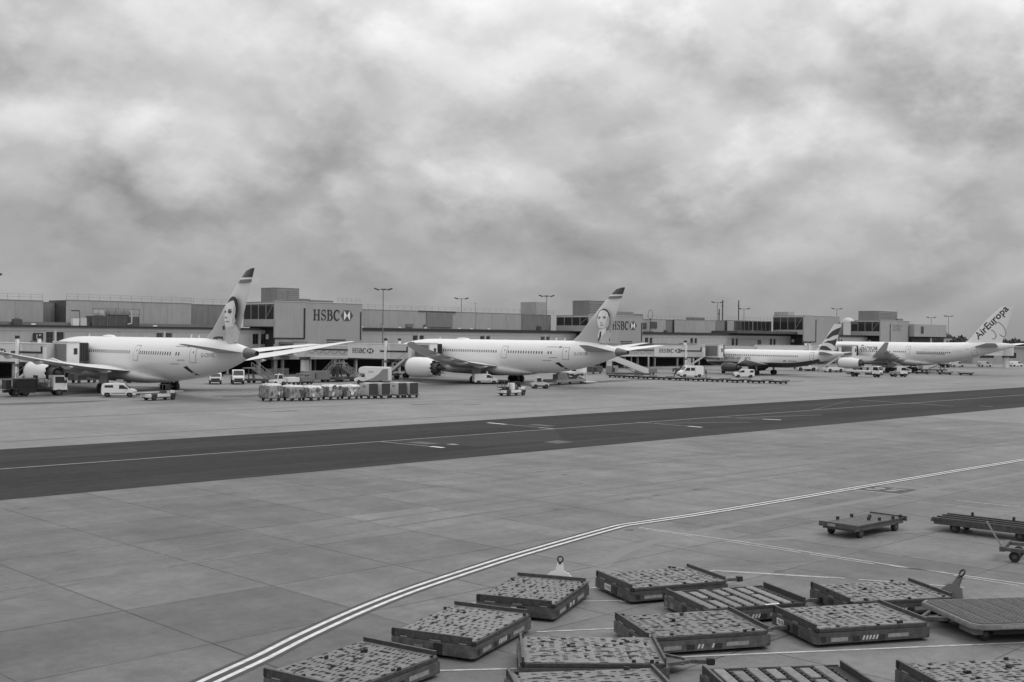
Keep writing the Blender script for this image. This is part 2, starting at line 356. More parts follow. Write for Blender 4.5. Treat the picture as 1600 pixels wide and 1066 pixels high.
for q_, (q, k) in enumerate([(((70.5,66.6),(72.7,67.1),(72.6,65.1),(70.4,64.9)),'paint_faint'),(((82.8,80.5),(84,80.4),(84,77.6),(82.7,77.7)),'paint_faint'),(((61.3,73.4),(62.8,73.3),(62.8,70.9),(61.4,71)),'paint_faint'),(((62.9,70.3),(63.6,70.2),(63.6,69.4),(62.9,69.4)),'paint_old'),
             (((60.5,75.1),(81,75.1),(73.5,67.2),(63.5,67)),'patch'),(((82,74.8),(93.5,74.9),(93.5,66.2),(84,66)),'patch')]):
    MB().add([(a, b, .0135 - .0014*q_) for a, b in q], [(0,1,2,3)]).build('taxiway_patch', G[k], taxi)
strip('stand_edge_line', G['paint_pale'], [(-60,116),(330,116.5)], .9, .001, apron)
strip('stand_edge_line', G['paint_pale'], [(-60,94),(330,94)], .8, .001, apron)
rs = random.Random(5)
for k, (pts, w) in enumerate([([(6,36),(20,40),(40,42),(80,41),(120,43)],.32),([(6,38.2),(20,42.1),(40,44),(80,43.2),(120,45)],.32),([(12,58),(40,54),(70,50),(100,40),(120,36)],.28),([(14,60),(42,56.2),(72,52),(102,42)],.28),([(44,33),(58,28),(70,27),(90,29)],.22),([(28,29),(36,27),(46,22)],.2)]):
    strip('tyre_track', G['tyre'], smooth_path(pts), w, .0012 + .0003*k, apron)
rj = random.Random(9)
for k, (ax, c, a0, a1, w) in enumerate([('s',17.53,22,50,.055),('s',23.06,27,36,.035),('s',28.59,44,53,.03),('s',34.12,28,40,.025),('s',45.18,20,33,.03),('t',29.47,9,36,.035),('t',56.3,12,28,.035),('t',50.95,26,48,.03),('t',34.84,10,22,.025),('t',24.1,20,46,.03),('t',18.73,24,52,.03),('s',39.65,12,24,.025),('s',56.24,24,46,.03)]):
    n = 24; pts = [((c + rj.uniform(-.012,.012), a0+(a1-a0)*q/n) if ax == 's' else (a0+(a1-a0)*q/n, c + rj.uniform(-.012,.012))) for q in range(n+1)]
    strip('joint_seal', G['seal'], pts, w, .0022 + .00004*k, apron)       # tar-sealed joints
for k in range(26):                               # small oil drips and patch repairs
    s_, t_ = rs.uniform(14, 80), rs.uniform(22, 60); n = 14; r_ = rs.uniform(.06, .3)
    if pix(s_, t_)[0] > 1700 or pix(s_, t_)[0] < -50: continue
    MB().add([(s_+r_*rs.uniform(.6, 1.6)*math.cos(6.283*i/n), t_+r_*rs.uniform(.5, 1.1)*math.sin(6.283*i/n), .0034+.00008*k) for i in range(n)], [tuple(range(n))]).build('oil_drip', G['stain_shade'], apron, fix=False)
STZ = [0]
def stain_shade(s, t, rx, ry):  # oil stains, enlarged under the aircraft so shade is painted in too
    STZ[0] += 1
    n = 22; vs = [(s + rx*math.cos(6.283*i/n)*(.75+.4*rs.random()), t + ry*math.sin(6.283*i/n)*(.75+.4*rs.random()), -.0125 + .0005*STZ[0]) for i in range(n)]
    MB().add(vs, [tuple(range(n))]).build('stain_shade_patch', G['stain_shade'], apron, fix=False)
for a in [(82,168,9,14),(151,164,9,13),(78,183,14,9),(148,182,16,8),(125,176,12,6),(243,158,7,10),(297,150,9,12),(76,152,7,3),(92,140,9,4),(60,140,9,2),(118,150,8,3),(150,152,7,3),(168,147,11,3),(185,150,9,2.5),(235,152,12,2),(300,145,12,2.5),(210,128,5,1.2),(96,112,2,.5),(101,108,1.6,.4),(75,111,2,.4)]: stain_shade(*a)

# ------------------------------------------------------------------ lettering
def stroke(pts):                  # [(x, z, width)] -> quads
    out = []
    for i in range(len(pts) - 1):
        qs = []
        for k in (i, i+1):
            a = Vector(pts[max(k-1,0)][:2]); b = Vector(pts[min(k+1,len(pts)-1)][:2]); d = (b-a).normalized(); w = pts[k][2]/2
            qs += [(pts[k][0]-d.y*w, pts[k][1]+d.x*w), (pts[k][0]+d.y*w, pts[k][1]-d.x*w)]
        out.append([qs[0], qs[1], qs[3], qs[2]])
    return out
def arc(cx, cz, rx, rz, a0, a1, w, n=10):
    return [(cx + rx*math.cos(R(a0 + (a1-a0)*i/n)), cz + rz*math.sin(R(a0 + (a1-a0)*i/n)), w(i/n) if callable(w) else w) for i in range(n+1)]
def rc(x0, x1, z0, z1): return [(x0,z0),(x1,z0),(x1,z1),(x0,z1)]
hump = lambda a, b: (lambda t: a + (b-a)*math.sin(math.pi*t))
GLYPH = {
 'H': (.86, [rc(.1,.26,0,1), rc(.6,.76,0,1), rc(.26,.6,.47,.54), rc(0,.36,0,.05), rc(0,.36,.95,1), rc(.5,.86,0,.05), rc(.5,.86,.95,1)]),
 'S': (.62, stroke(arc(.31,.74,.22,.225,20,180,hump(.06,.1),8) + arc(.31,.74,.22,.225,200,260,.13,4) + [(.33,.5,.17)] + arc(.31,.27,.24,.235,60,0,.13,3) + arc(.31,.27,.24,.235,-20,-165,hump(.1,.06),8)) + [rc(.5,.55,.7,.98), rc(.06,.11,.02,.3)]),
 'B': (.74, [rc(.1,.26,0,1), rc(0,.4,0,.05), rc(0,.4,.95,1)] + stroke([(.26,.97,.05)] + arc(.38,.755,.2,.215,90,-90,hump(.05,.17),10) + [(.26,.535,.05)]) + stroke([(.26,.535,.05)] + arc(.4,.28,.25,.255,90,-90,hump(.05,.18),10) + [(.26,.025,.05)])),
 'C': (.80, stroke(arc(.43,.5,.35,.47,38,322,hump(.05,.19),16)) + [rc(.68,.73,.66,.98)]),
}
def letters(word, parent, mt, h, x0, z0, y, wx=1.0, gap=.1, name='letter', depth=.06):
    """letters standing on the plane local y = const, facing -y"""
    x = x0
    for ch in word:
        w, qs = GLYPH[ch]; mb = MB()
        for q in qs: mb.prism([(x + p[0]*h*wx, z0 + p[1]*h) for p in q], 'y', y - depth, y)
        mb.build(name, mt, parent); x += (w + gap)*h*wx
    return x
def hexlogo(parent, h, x0, z0, y, wx=1.0, depth=.05):
    w = h*wx; c = x0 + w; X = lambda a: c + a*w; Z = lambda b: z0 + h/2 + b*h
    o = MB().prism([(X(-.5),Z(-.5)),(X(.5),Z(-.5)),(X(.5),Z(.5)),(X(-.5),Z(.5))], 'y', y-depth*.5, y).build('emblem', W['white'], parent)
    for q in ([(-.5,-.5),(.5,-.5),(0,0)], [(-.5,.5),(.5,.5),(0,0)], [(-.5,-.5),(-.5,.5),(-1,0)], [(.5,-.5),(.5,.5),(1,0)]):
        MB().prism([(X(a),Z(b)) for a, b in q], 'y', y-depth, y).build('emblem_triangle', W['dark'], o)
def text_mesh(name, body, mt, size, bold=0, extr=0):
    cu = bpy.data.curves.new(name, 'FONT'); cu.body = body; cu.size = size; cu.offset = bold; cu.extrude = extr; cu.resolution_u = 2
    ob = bpy.data.objects.new(name, cu); sc.collection.objects.link(ob)
    me = bpy.data.meshes.new_from_object(ob.evaluated_get(bpy.context.evaluated_depsgraph_get()))
    bpy.data.objects.remove(ob); me.name = name; me.materials.clear(); me.materials.append(mt); return me

# ------------------------------------------------------------------ terminal pier
def railing(parent, x0, x1, y, z, h=1.1, step=2.2, name='roof_railing'):
    mb = MB(); n = max(1, round((x1-x0)/step))
    for k in range(n+1):
        x = x0 + (x1-x0)*k/n; mb.box(x-.025, x+.025, y-.025, y+.025, z, z+h)
    for zz in (z+h, z+h*.55): mb.box(x0, x1, y-.022, y+.022, zz-.022, zz+.022)
    return mb.build(name, W['mid'], parent)
PY = 212
pier = thing('terminal_pier', 'long two-storey grey terminal pier with dark ground floor behind all the aircraft', 'terminal', (0, PY, 0))
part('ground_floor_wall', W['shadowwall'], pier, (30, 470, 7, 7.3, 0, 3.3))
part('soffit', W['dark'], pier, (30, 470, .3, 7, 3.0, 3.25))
part('parapet', W['fascia'], pier, (30, 160, -.06, .3, 8.75, 9.35), (160.1, 470, -.06, .3, 8.75, 9.45))
part('roof_edge', W['roofedge'], pier, (30, 160, -.45, 6.4, 9.36, 9.72), (160.1, 470, -.45, 6.4, 9.46, 10.15))
part('roof_duct', W['grey'], pier, (30, 132, 3.5, 5.9, 9.72, 10.3))
centres = [48.6 + 22*k for k in range(20)]
prev = 30
for c in centres:
    if c + 2 > 470: break
    part('wall_panel', W['wall_lower'], pier, (prev, c-1.75, 0, .3, 3.0, 8.75))
    part('wall_panel', W['wall_lower'], pier, (c-1.75, c+1.75, .02, .3, 3.0, 6.3), (c-1.75, c+1.75, .02, .3, 8.46, 8.74))
    part('column', W['fascia'], pier, (c-.2, c+.2, -.12, .3, 0, 8.74))
    for a in (-1.6, .35):
        w = part('window', W['glass'], pier, (c+a, c+a+1.25, .16, .2, 6.3, 8.46))
        part('mullion', W['dark'], w, (c+a+.58, c+a+.66, .1, .16, 6.3, 8.46), (c+a, c+a+1.25, .1, .159, 7.2, 7.28))
    prev = c + 1.75
for k in range(38):
    part('ground_column', W['mid'], pier, (41+11*k, 41.45+11*k, .4, .85, 0, 3.0))
for (a, b, y, z1, m) in [(30,94.6,10,14.5,'wall'),(98.2,125.0,8,14.75,'wall'),(94.6,98.2,13,14.3,'wall_dark'),(125.0,136.5,11,14.7,'wall_dark'),(159.2,190,6.5,14.55,'wall'),(190,205.5,6.6,14.55,'wall'),(205.5,222,6.5,14.55,'wall'),(222,235.3,8,14.5,'wall_dark'),
                         (258.6,285,6.5,14.1,'wall'),(285,289.5,7.2,14.1,'wall_dark'),(289.5,311,6.5,14.2,'wall'),(311,318,7.5,14.3,'wall_dark'),(318,344,6.6,14.5,'wall'),(367.5,397,9,14.6,'wall_dark'),(419.5,470,6.5,14.8,'wall')]:
    n = max(1, round((b-a)/5.6)); z0 = 9.73 if a < 160 else 10.16
    part('upper_wall', W['dark'], pier, (a+.05, b-.05, y+.12, y+8, z0, z1-.1))
    for k in range(n): part('cladding_panel', W[m], pier, (a+(b-a)*k/n+.02, a+(b-a)*(k+1)/n-.02, y, y+.11, z0, z1-.12))
    part('wall_coping', W['mid'], pier, (a, b, y-.06, y+.2, z1-.119, z1))
for (a, b, y, z) in [(30,94.5,10.1,14.5),(98.3,125,8.1,14.75),(125,136.4,11.1,14.7),(159.5,235,6.7,14.55),(259,311,6.7,14.1),(318,344,6.8,14.5),(367.5,397,9.1,14.6),(420,448,6.6,14.8)]: railing(pier, a, b, y, z)
part('roof_ledge', W['dark'], pier, (186,198.5,6.3,6.49,14.4,14.6))
part('wall_grille', W['wall_dark'], pier, (188.6,197.2,6.3,6.49,10.6,14.2))
part('wall_grille', W['grey'], pier, (182,184.2,6.2,6.49,10.5,11.3))
for x0, z0, z1 in [(272.5,11.2,12.9),(277.6,11.4,13.3)]: part('wall_louvre', W['dark'], pier, (x0, x0+3, 6.3, 6.49, z0, z1))
for k in range(9):   # small roof lights on the roof edge
    s_ = (88,112,130,163,174,182,193,197,203)[k]; part('edge_light', W['offwhite'], pier, (s_, s_+.7, -.6, -.2, 10.16 if s_ > 160 else 9.73, (10.16 if s_ > 160 else 9.73)+.28))
part('gate_marking', W['dark'], pier, (318,319.4,-.05,0,5.2,5.9), (321,326,-.05,0,5.4,6.1), (327.5,328.5,-.05,0,5,6.1), (330.5,332,-.05,0,5,5.4), (325.5,327.7,-.05,0,6.6,8.1))
# right-hand extension and entrance shed behind the third aircraft
part('overhang', W['dark'], pier, (309,346,-3.5,6.4,10.16,10.9))
part('upper_window', W['glass'], pier, (322,332,6.3,6.55,11.3,14.2))
part('upper_window', W['glass'], pier, (333,343.6,6.3,6.55,11.3,14.2))
for k in range(9): part('upper_mullion', W['grey'], pier, (322.0+2.55*k,322.15+2.55*k,6.15,6.29,11.3,14.2))
def roofthing(name, label, cat, boxes, mt, group=None):
    x, y, z = boxes[0][0], boxes[0][2], boxes[0][4]
    t = thing(name, label, cat, (x, y, z), 0, group)
    for b in boxes: part('casing', W[mt], t, (b[0]-x, b[1]-x, b[2]-y, b[3]-y, b[4]-z, b[5]-z))
    return t
roofthing('roof_plant_room', 'grey box-shaped plant room on the pier roof left of the second light mast', 'plant room', [(231.4,235.3,222,228,14.5,18.0)], 'wall')
roofthing('roof_plant_room', 'small box-shaped plant room on the plain gate block behind the third aircraft', 'plant room', [(347.0,351.1,214,219.4,16.4,17.75)], 'wall')
roofthing('roof_vent_box', 'low dark vent box on the pier roof right of the second large sign wall', 'roof vent', [(264,268.6,219,222,14.1,14.8),(268.7,274.5,219,222,14.1,15.5)], 'grey')
roofthing('roof_vent_box', 'small flat vent on the roof just left of the tall thin roof poles', 'roof vent', [(300,306,219,222,14.2,15.0)], 'grey')
cr = thing('roof_chiller', 'caged roof chiller with pale tanks on the pier roof above the first aircraft nose', 'chiller', (101,214.5,9.72))
part('plinth', W['dark'], cr, (0,9.5,0,3,0,1.9))
part('tank', W['light'], cr, (.9,2.6,.3,2.6,1.92,3.0), bev=.2); part('tank', W['mid'], cr, (3.4,8.0,.3,2.6,1.92,3.1), bev=.3)
cg = MB()
for x in (0,1.2,2.9,4.6,6.3,8,9.5):
    cg.box(x-.05,x+.05,-.1,0,0,3.4)
cg.box(-.05,9.55,-.1,0,3.3,3.4); cg.box(-.05,9.55,-.1,0,2.3,2.38); cg.build('cage', W['grey'], cr)
pp = MB(); pp.bar((7.6,-.6,3.2),(7.6,-.6,.6),.2,.2); pp.bar((7.6,-.6,.6),(6.8,-.6,.4),.2,.2); pp.build('pipe', W['fascia'], cr)
sb = thing('roof_switch_box', 'pale equipment boxes under a small frame left of the roof chiller', 'equipment box', (97.0,214.5,9.72))
part('cabinet', W['offwhite'], sb, (.1,1.3,0,1,0,1.35)); part('cabinet', W['light'], sb, (1.6,2.8,0,1,0,1.5)); part('frame', W['dark'], sb, (-.2,1.5,.1,.2,2.7,2.95), (1.4,1.5,.1,.2,1.36,2.69))

def gate_block(x0, w, label, z1, sign, zb=3.2, depth=12, side=True, light=True):
    t = thing('gate_block', label, 'terminal block', (x0, 206, 0), 0, 'projecting gate blocks of the terminal pier')
    part('wall_panel', W['wall'], t, (0, w*.55, 0, .4, zb, z1)); part('wall_panel', mat('wall_panel_tone', .315, .8, .05, .3), t, (w*.55, w, .003, .4, zb, z1))
    part('wall_panel', W['wall'], t, (w-.4, w, .41, depth, zb, z1)); part('roof', W['mid'], t, (0, w, .41, depth, z1-.3, z1-.003))
    part('floor_slab', W['dark'], t, (.2, w-.41, .41, depth, zb, zb+.4))
    part('coping', W['fascia'], t, (-.08, w+.08, -.08, .45, z1, z1+.14))
    if side:
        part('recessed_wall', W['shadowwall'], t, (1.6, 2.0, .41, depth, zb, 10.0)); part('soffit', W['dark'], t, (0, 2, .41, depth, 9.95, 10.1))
        part('spandrel', W['wall'], t, (0, .3, .41, depth, 10.1, 11.6)); part('head', W['fascia'], t, (0, .3, .41, depth, z1-.55, z1-.31))
        part('back_wall', W['grey'], t, (2.01, 2.4, .41, depth, 10.1, z1-.31))
        n = 4
        for k in range(n):
            a = .5 + (depth-.6)*k/n; b = .5 + (depth-.6)*(k+1)/n
            part('window', W['glass'], t, (.12, .16, a+.08, b-.08, 11.6, z1-.55)); part('mullion', W['mid'], t, (.02, .2, b-.1, b+.1, 11.6, z1-.55))
        br = MB(); br.bar((.08,.8,z1-.8),(.08,3.0,12.2),.12,.12); br.build('brace', W['mid'], t)
        part('small_panel', W['light'], t, (1.52, 1.59, 4.6, 5.6, 7.4, 8.4))
    part('conduit', W['black'], t, (w*.318, w*.332, -.14, -.001, 7.5, z1-1.25), (0, w*.317, -.14, -.001, 7.5, 7.75), (-.14, -.003, -.14, .2, 6.4, 7.75))
    part('conduit', W['black'], t, (w-.55, w-.33, -.14, -.001, 7.4, z1-1.7)); part('conduit', W['black'], t, (w*.58, w*.8, -.1, -.001, 7.25, 7.45), (w*.58, w*.8, -.1, -.001, 6.8, 6.9))
    for cx in (.9, 2.6, 9.5, 16, w-1):
        part('column', W['mid'], t, (cx-.25, cx+.25, .6, 1.1, 0, zb))
    if sign:
        xe = letters('HSBC', t, W['black'], 2.3, w*.423, z1-3.75, -.01, .92)
        hexlogo(t, 2.3, xe + .05, z1-3.75, -.01, .72)
    return t
B1 = gate_block(136.3, 22.8, 'grey gate block with a large bank sign behind the tail of the first aircraft', 15.3, True)
B2 = gate_block(235.3, 22.8, 'grey gate block with a large bank sign half hidden by the second aircraft tail', 14.4, True)
B3 = gate_block(344, 23.4, 'tall plain grey gate block left of the striped tail fin', 16.4, False)
B4 = gate_block(397, 22.5, 'far grey gate block with a faded bank sign above the fourth aircraft', 15.7, True)
for o in list(B4.children):
    if o.name.startswith('letter'): o.data.materials[0] = W['mid']
    if o.name.startswith('emblem'):
        for c_ in list(o.children): bpy.data.objects.remove(c_)
        bpy.data.objects.remove(o)
def louvre_room(x, y, z, w, d, h, label):
    t = thing('roof_plant_room', label, 'plant room', (x, y, z))
    part('casing', W['wall_dark'], t, (0, w, .12, d, 0, h))
    for k in range(6):
        zz = .3 + (h-.5)*k/6
        for a, b in ((.25, w/2-.1), (w/2+.1, w-.15)):
            part('louvre_slat', W['mid'], t, (a, b, 0, .13, zz, zz+.26))
    part('casing_lid', W['wall'], t, (-.06, w+.06, .05, d+.05, h, h+.1))
    return t
louvre_room(137.2, 207.0, 15.31, 5.9, 5.6, 2.85, 'louvred plant room on the roof of the first bank-sign block')
roofthing('roof_vent_box', 'two low grey vent boxes beside the louvred plant room', 'roof vent', [(143.3,146.5,208,211,15.3,16.1),(146.7,152.6,208,211,15.3,15.9)], 'grey')
railing(B1, 16.5, 22.6, .5, 15.44, 1.0, 1.2)
louvre_room(236.4, 207.0, 14.41, 9, 6, 3.9, 'louvred plant room half hidden behind the second aircraft tail fin')
roofthing('roof_vent_box', 'long grey roof box above the second bank sign', 'roof vent', [(248.2,256.6,208,214,14.4,15.7)], 'wall_dark')
railing(B2, 9.4, 13, .5, 14.55, 1.0, 1.2)
louvre_room(399, 208, 15.71, 15, 8, 3.4, 'louvred plant room on the roof of the far bank-sign block')
roofthing('roof_vent_box', 'low grey box on the far block roof near its right end', 'roof vent', [(412.6,418.5,208,214,15.7,16.6)], 'grey')
dm = thing('roof_dome', 'small rounded pale dome on the far block roof', 'dome', (386,213,14.6))
dr = MB(); dr.loft([[(2.3*math.cos(6.283*i/16)*math.cos(R(e)), 2.3*math.sin(6.283*i/16)*math.cos(R(e)), 1.9*math.sin(R(e))) for i in range(16)] for e in (0,20,40,60,78,89)], cap1=True); dr.build('shell', W['fascia'], dm, smooth=True)
part('base_band', W['dark'], dm, (-2.65,2.65,-2.65,-2.5,-.5,.5))
# raised walkway end box at the far right of the pier
we = thing('raised_corridor', 'raised grey corridor end on thin struts right of the far bank-sign block', 'corridor', (419.6,204,0))
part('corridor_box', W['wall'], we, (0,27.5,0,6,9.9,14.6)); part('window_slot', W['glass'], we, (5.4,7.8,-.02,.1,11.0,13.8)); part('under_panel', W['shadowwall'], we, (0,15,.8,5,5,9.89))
for k in range(5):
    x = 17.5 + 2*k; st = MB(); st.bar((x,1,9.89),(x+.9,1,5.5),.35,.35); st.bar((x+1.6,1,9.89),(x+.9,1,5.5),.35,.35); st.build('strut', W['dark'], we)

# gate number board
# small roof clutter
rc_ = random.Random(21)
for s_, lb in [(86,'small roof fan unit left of the roof chiller'),(131,'small roof fan unit beside the first aircraft fin'),(172,'small roof fan unit right of the tall floodlight mast'),(186,'small roof fan unit below the dark wall grille'),(226,'small roof fan unit at the foot of the roof floodlight mast'),(281,'small roof fan unit right of the looped roof mast')]:
    t_ = 214 + rc_.uniform(.3, 2.0); z_ = 9.72 if s_ < 160 else 10.16; h_ = rc_.uniform(.5, 1.3); w_ = rc_.uniform(.6, 2.2)
    o = thing('roof_fan_unit', lb, 'roof unit', (s_, t_, z_), 0, 'small roof units along the pier')
    part('housing', W[rc_.choice(['mid', 'grey', 'light', 'dark'])], o, (0, w_, 0, .9, 0, h_), bev=.03); part('cowl', W['grey'], o, (w_*.3, w_*.7, .2, .7, h_, h_+.25))
gb = thing('gate_number_board', 'black gate number board reading 15 on the pier wall', 'sign', (89.35, 211.8, 6.9))
part('board', W['black'], gb, (-.9,.9,-.1,.1,0,1.35)); part('bracket', W['grey'], gb, (-1.3,-.6,-.05,.05,-.9,-.02))
o = link('digits', text_mesh('digits', '15', W['offwhite'], 1.15, .015, .01), gb); o.rotation_euler = (R(90),0,0); o.location = (-.55,-.13,.28)

# ------------------------------------------------------------------ light masts
def mast(s, t, z0, z1, label, head='double'):
    m = thing('light_mast', label, 'light mast', (s, t, z0), 0, 'floodlight masts along the pier')
    MB().tube((0,0,0),(0,0,z1-z0),.15,.09,10).build('pole', W['grey'], m, smooth=True)
    h = z1 - z0
    part('base_plate', W['dark'], m, (-.35,.35,-.35,.35,0,.12))
    D = Vector((.707,-.707,0))
    for k in ((-1,1) if head == 'double' else (-1,1,0)):
        a = MB(); p = D*k*.9 if k else Vector((.5,.5,0)); a.bar((0,0,h-.35),(p.x,p.y,h-.1),.12,.12); arm = a.build('arm', W['grey'], m)
        l = MB(Matrix.Translation((p.x*1.7,p.y*1.7,h-.12)) @ Matrix.Rotation(R(-45),4,'Z') @ Matrix.Rotation(R(-18*k),4,'Y')); l.box(-.6,.6,-.28,.28,-.15,.17); l.build('floodlight', W['dark'], arm, bev=.06)
    return m
mast(167.6, 209.3, 0, 19.1, 'tall floodlight mast standing right of the first bank-sign block', 'triple')
mast(229.2, 250, 0, 19.4, 'short-looking double floodlight mast rising behind the pier roof', )
mast(227.2, 214.1, 10.15, 19.5, 'triple floodlight mast on the pier roof right of the box plant room', 'triple')
mast(328.5, 230, 0, 20.8, 'wide-armed floodlight mast beside two thin roof poles')
mast(344.5, 230, 0, 19.0, 'small double floodlight mast right of the two thin roof poles')
mast(408, 230, 0, 20.5, 'double floodlight mast above the tall plain gate block')
mast(489, 230, 0, 18.6, 'distant double floodlight mast above the raised corridor')
mast(506, 230, 0, 19.5, 'distant slender floodlight mast standing alone right of the raised corridor', 'triple')
mast(77.2, 203, 0, 18.2, 'floodlight mast at the left edge, only one lamp head in view')
for s, t, z0, z1, lb in [(331.6,230,0,21.5,'thin dark antenna pole beside the wide-armed floodlight mast'),(341.2,230,0,21.7,'thin dark antenna pole standing alone on the roofline'),(208.5,222,14.5,17.2,'thin whip antenna on the pier roof behind the second aircraft'),(331.0,231,0,18.5,'short dark pole between the mast and the antenna')]:
    m = thing('antenna_pole', lb, 'pole', (s, t, z0)); MB().tube((0,0,0),(0,0,z1-z0),.24 if z0 < 5 else .05,.2 if z0 < 5 else .03,8).build('pole', W['dark'], m); part('clamp', W['dark'], m, (-.4,.3,-.1,.1,(z1-z0)*.9,(z1-z0)*.92))
hp = thing('hoop_mast', 'looped dark roof mast right of the second bank-sign block', 'pole', (276.2,217.5,10.2))
hb = MB(); hb.tube((0,0,0),(0,0,4.2),.16,.12,8)
for i in range(16):
    a, b = 6.283*i/16, 6.283*(i+1)/16
    hb.bar((.7*math.sin(a)*.7,-.7*math.sin(a)*.7,5.1+1.5*math.cos(a)),(.7*math.sin(b)*.7,-.7*math.sin(b)*.7,5.1+1.5*math.cos(b)),.1,.1)
hb.build('loop', W['dark'], hp); part('bracket', W['dark'], hp, (-3.2,1.6,-.1,.1,-.1,.15))

# ------------------------------------------------------------------ far trees
tb = MB(); rt = random.Random(3)
for k in range(5200):
    d = rt.uniform(880, 1010); px = rt.uniform(1430, 2000); X = (px-800)/1819*d
    s = (X + d)*.7071; t = (d - X)*.7071
    hmax = 10 + 2.3*math.sin(px*.09) + 1.6*math.sin(px*.23+1) + 1.2*math.sin(px*.051+d)
    z = hmax*rt.random()**.6; r = rt.uniform(.7, 1.7); a = rt.uniform(0, 6.28); e = rt.uniform(-.6, .6)
    u = Vector((math.cos(a), math.sin(a), e))*r; v = Vector((-math.sin(a)*.4, math.cos(a)*.4, 1))*r
    p = Vector((s, t, z)); tb.add([tuple(p-u-v*.5), tuple(p+u-v*.6), tuple(p+v)], [(0,1,2)])
tag(tb.build('tree_belt', W['leaf'], None, fix=False), 'dark belt of distant trees on the horizon at the right', 'trees', None, 'stuff')
# ------------------------------------------------------------------ jet bridges
def wheel(parent, x, y, r, w, axis='y', name='wheel', hub=.5, z=None):
    z = r if z is None else z
    d = Vector((0, w/2, 0)) if axis == 'y' else Vector((w/2, 0, 0)); c = Vector((x, y, z))
    mb = MB(); n = 18
    q = d.to_track_quat('Z', 'Y'); prof = [(-1, r*.62), (-1, r*.9), (-.7, r), (.7, r), (1, r*.9), (1, r*.62), (.8, r*.55)]
    rings = [[tuple(c + d*k + q @ Vector((rr*math.cos(6.2832*i/n), rr*math.sin(6.2832*i/n), 0))) for i in range(n)] for k, rr in prof]
    mb.loft(rings, cap0=True, cap1=True); t = mb.build(name, W['rubber'], parent, smooth=True)
    MB().tube(tuple(c - d*1.02), tuple(c + d*1.02), r*hub*.8, n=12).build('hub', W['dark'], t)
    return t
def jet_bridge(label, rot, cab, link_len, sign=True, reach=2.6):
    v = Vector((cab[0]-rot[0], cab[1]-rot[1])); L_ = v.length; rz = math.degrees(math.atan2(v.y, v.x))
    t = thing('jet_bridge', label, 'jet bridge', (rot[0], rot[1], 0), rz, 'passenger boarding bridges')
    WM = Matrix.Rotation(-R(rz), 4, 'Z')
    MB().tube((0,0,3.9),(0,0,6.9),2.3,n=20).build('rotunda', W['light'], t, smooth=True); MB().tube((0,0,6.9),(0,0,7.15),2.5,n=20).build('rotunda_roof', W['mid'], t, smooth=True)
    MB().tube((0,0,0),(0,0,3.9),.85,n=16).build('rotunda_column', W['offwhite'], t, smooth=True); MB().tube((0,0,3.3),(0,0,3.9),1.1,n=16).build('column_head', W['grey'], t)
    mb = MB(WM); mb.box(-1.5,1.5,1.6,link_len,4.0,6.9); mb.build('fixed_link', W['grey'], t)
    mb = MB(WM); mb.box(-1.55,-1.5,2.4,link_len-.6,4.7,6.4); mb.build('link_window', W['glass'], t)
    mb = MB(WM); mb.box(-1.6,-1.35,1.4,1.75,3.9,6.95); mb.box(1.35,1.6,1.4,1.75,3.9,6.95); mb.build('link_post', W['offwhite'], t)
    xi, xo = .42*L_, L_-2.4
    part('inner_tunnel', W['light'], t, (1.9, xi, -1.45, 1.45, 4.25, 6.45)); part('inner_tunnel_sill', W['offwhite'], t, (1.9, xi, -1.52, 1.52, 4.0, 4.24))
    part('cable_tray', W['black'], t, (2.4, xi-.02, -1.6, -1.46, 5.45, 5.68))
    fs_ = MB()
    for k in range(5):
        x0 = 2.6 + (xi-3)*k/5; w = (xi-3)/5*.8
        for i in range(8):
            a, b = math.pi*i/8, math.pi*(i+1)/8
            fs_.bar((x0+w/2-w/2*math.cos(a),-1.62,5.5-.75*math.sin(a)),(x0+w/2-w/2*math.cos(b),-1.62,5.5-.75*math.sin(b)),.06,.06)
    fs_.build('cable_loops', W['grey'], t)
    n = 3
    for k in range(n):
        a = xi + (xo-xi)*k/n; b = xi + (xo-xi)*(k+1)/n
        part('tunnel_panel', W['offwhite'] if k < 2 else W['light'], t, (a+.015, b-.015, -1.75, 1.75, 4.0, 6.75))
    part('tunnel_roof', W['fascia'], t, (xi, xo, -1.8, 1.8, 6.75, 6.88)); part('tunnel_beam', W['dark'], t, (xi-.3, xo, -1.5, 1.5, 3.75, 3.99))
    ls = xi + (xo-xi)*.62
    part('conduit', W['black'], t, (ls-1.6, xo-.9, -1.85, -1.76, 5.35, 5.62), (xo-1.15, xo-.9, -1.85, -1.76, 5.63, 6.4))
    for sgn in (-1, 1):
        c = part('lift_column', W['white'], t, (ls-.19, ls+.19, sgn*2.05-.19, sgn*2.05+.19, .9, 7.5)); part('column_cap', W['black'], c, (ls-.24, ls+.24, sgn*2.05-.24, sgn*2.05+.24, 7.5, 7.95))
        wheel(t, ls+.1, sgn*1.2, .62, .45)
    part('carriage', W['grey'], t, (ls-.5, ls+.5, -2.3, 2.3, .75, 1.15)); part('cross_beam', W['grey'], t, (ls-.3, ls+.3, -2.25, 2.25, 3.3, 3.74))
    # cab, turned to face the aircraft side (+X world)
    C = WM @ Matrix.Translation((v.x, v.y, 0))
    mb = MB(C); mb.box(-.9,.9,-1.9,3.0,3.95,7.05); mb.build('cab', W['offwhite'], t)
    mb = MB(C); mb.box(-.96,-.905,-1.5,2.7,4.3,6.8); mb.build('cab_shutter', W['grey'], t)
    mb = MB(C); mb.box(.05,.6,-1.95,-1.91,5.3,6.2); mb.build('cab_window', W['glass'], t)
    mb = MB(C); mb.hexa([(.9,-1.7,4.2),(reach,-1.35,4.4),(reach,1.35,4.4),(.9,1.9,4.2)], [(.9,-1.7,7.0),(reach,-1.35,6.95),(reach,1.35,6.95),(.9,1.9,7.0)]); mb.build('canopy', W['dark'], t)
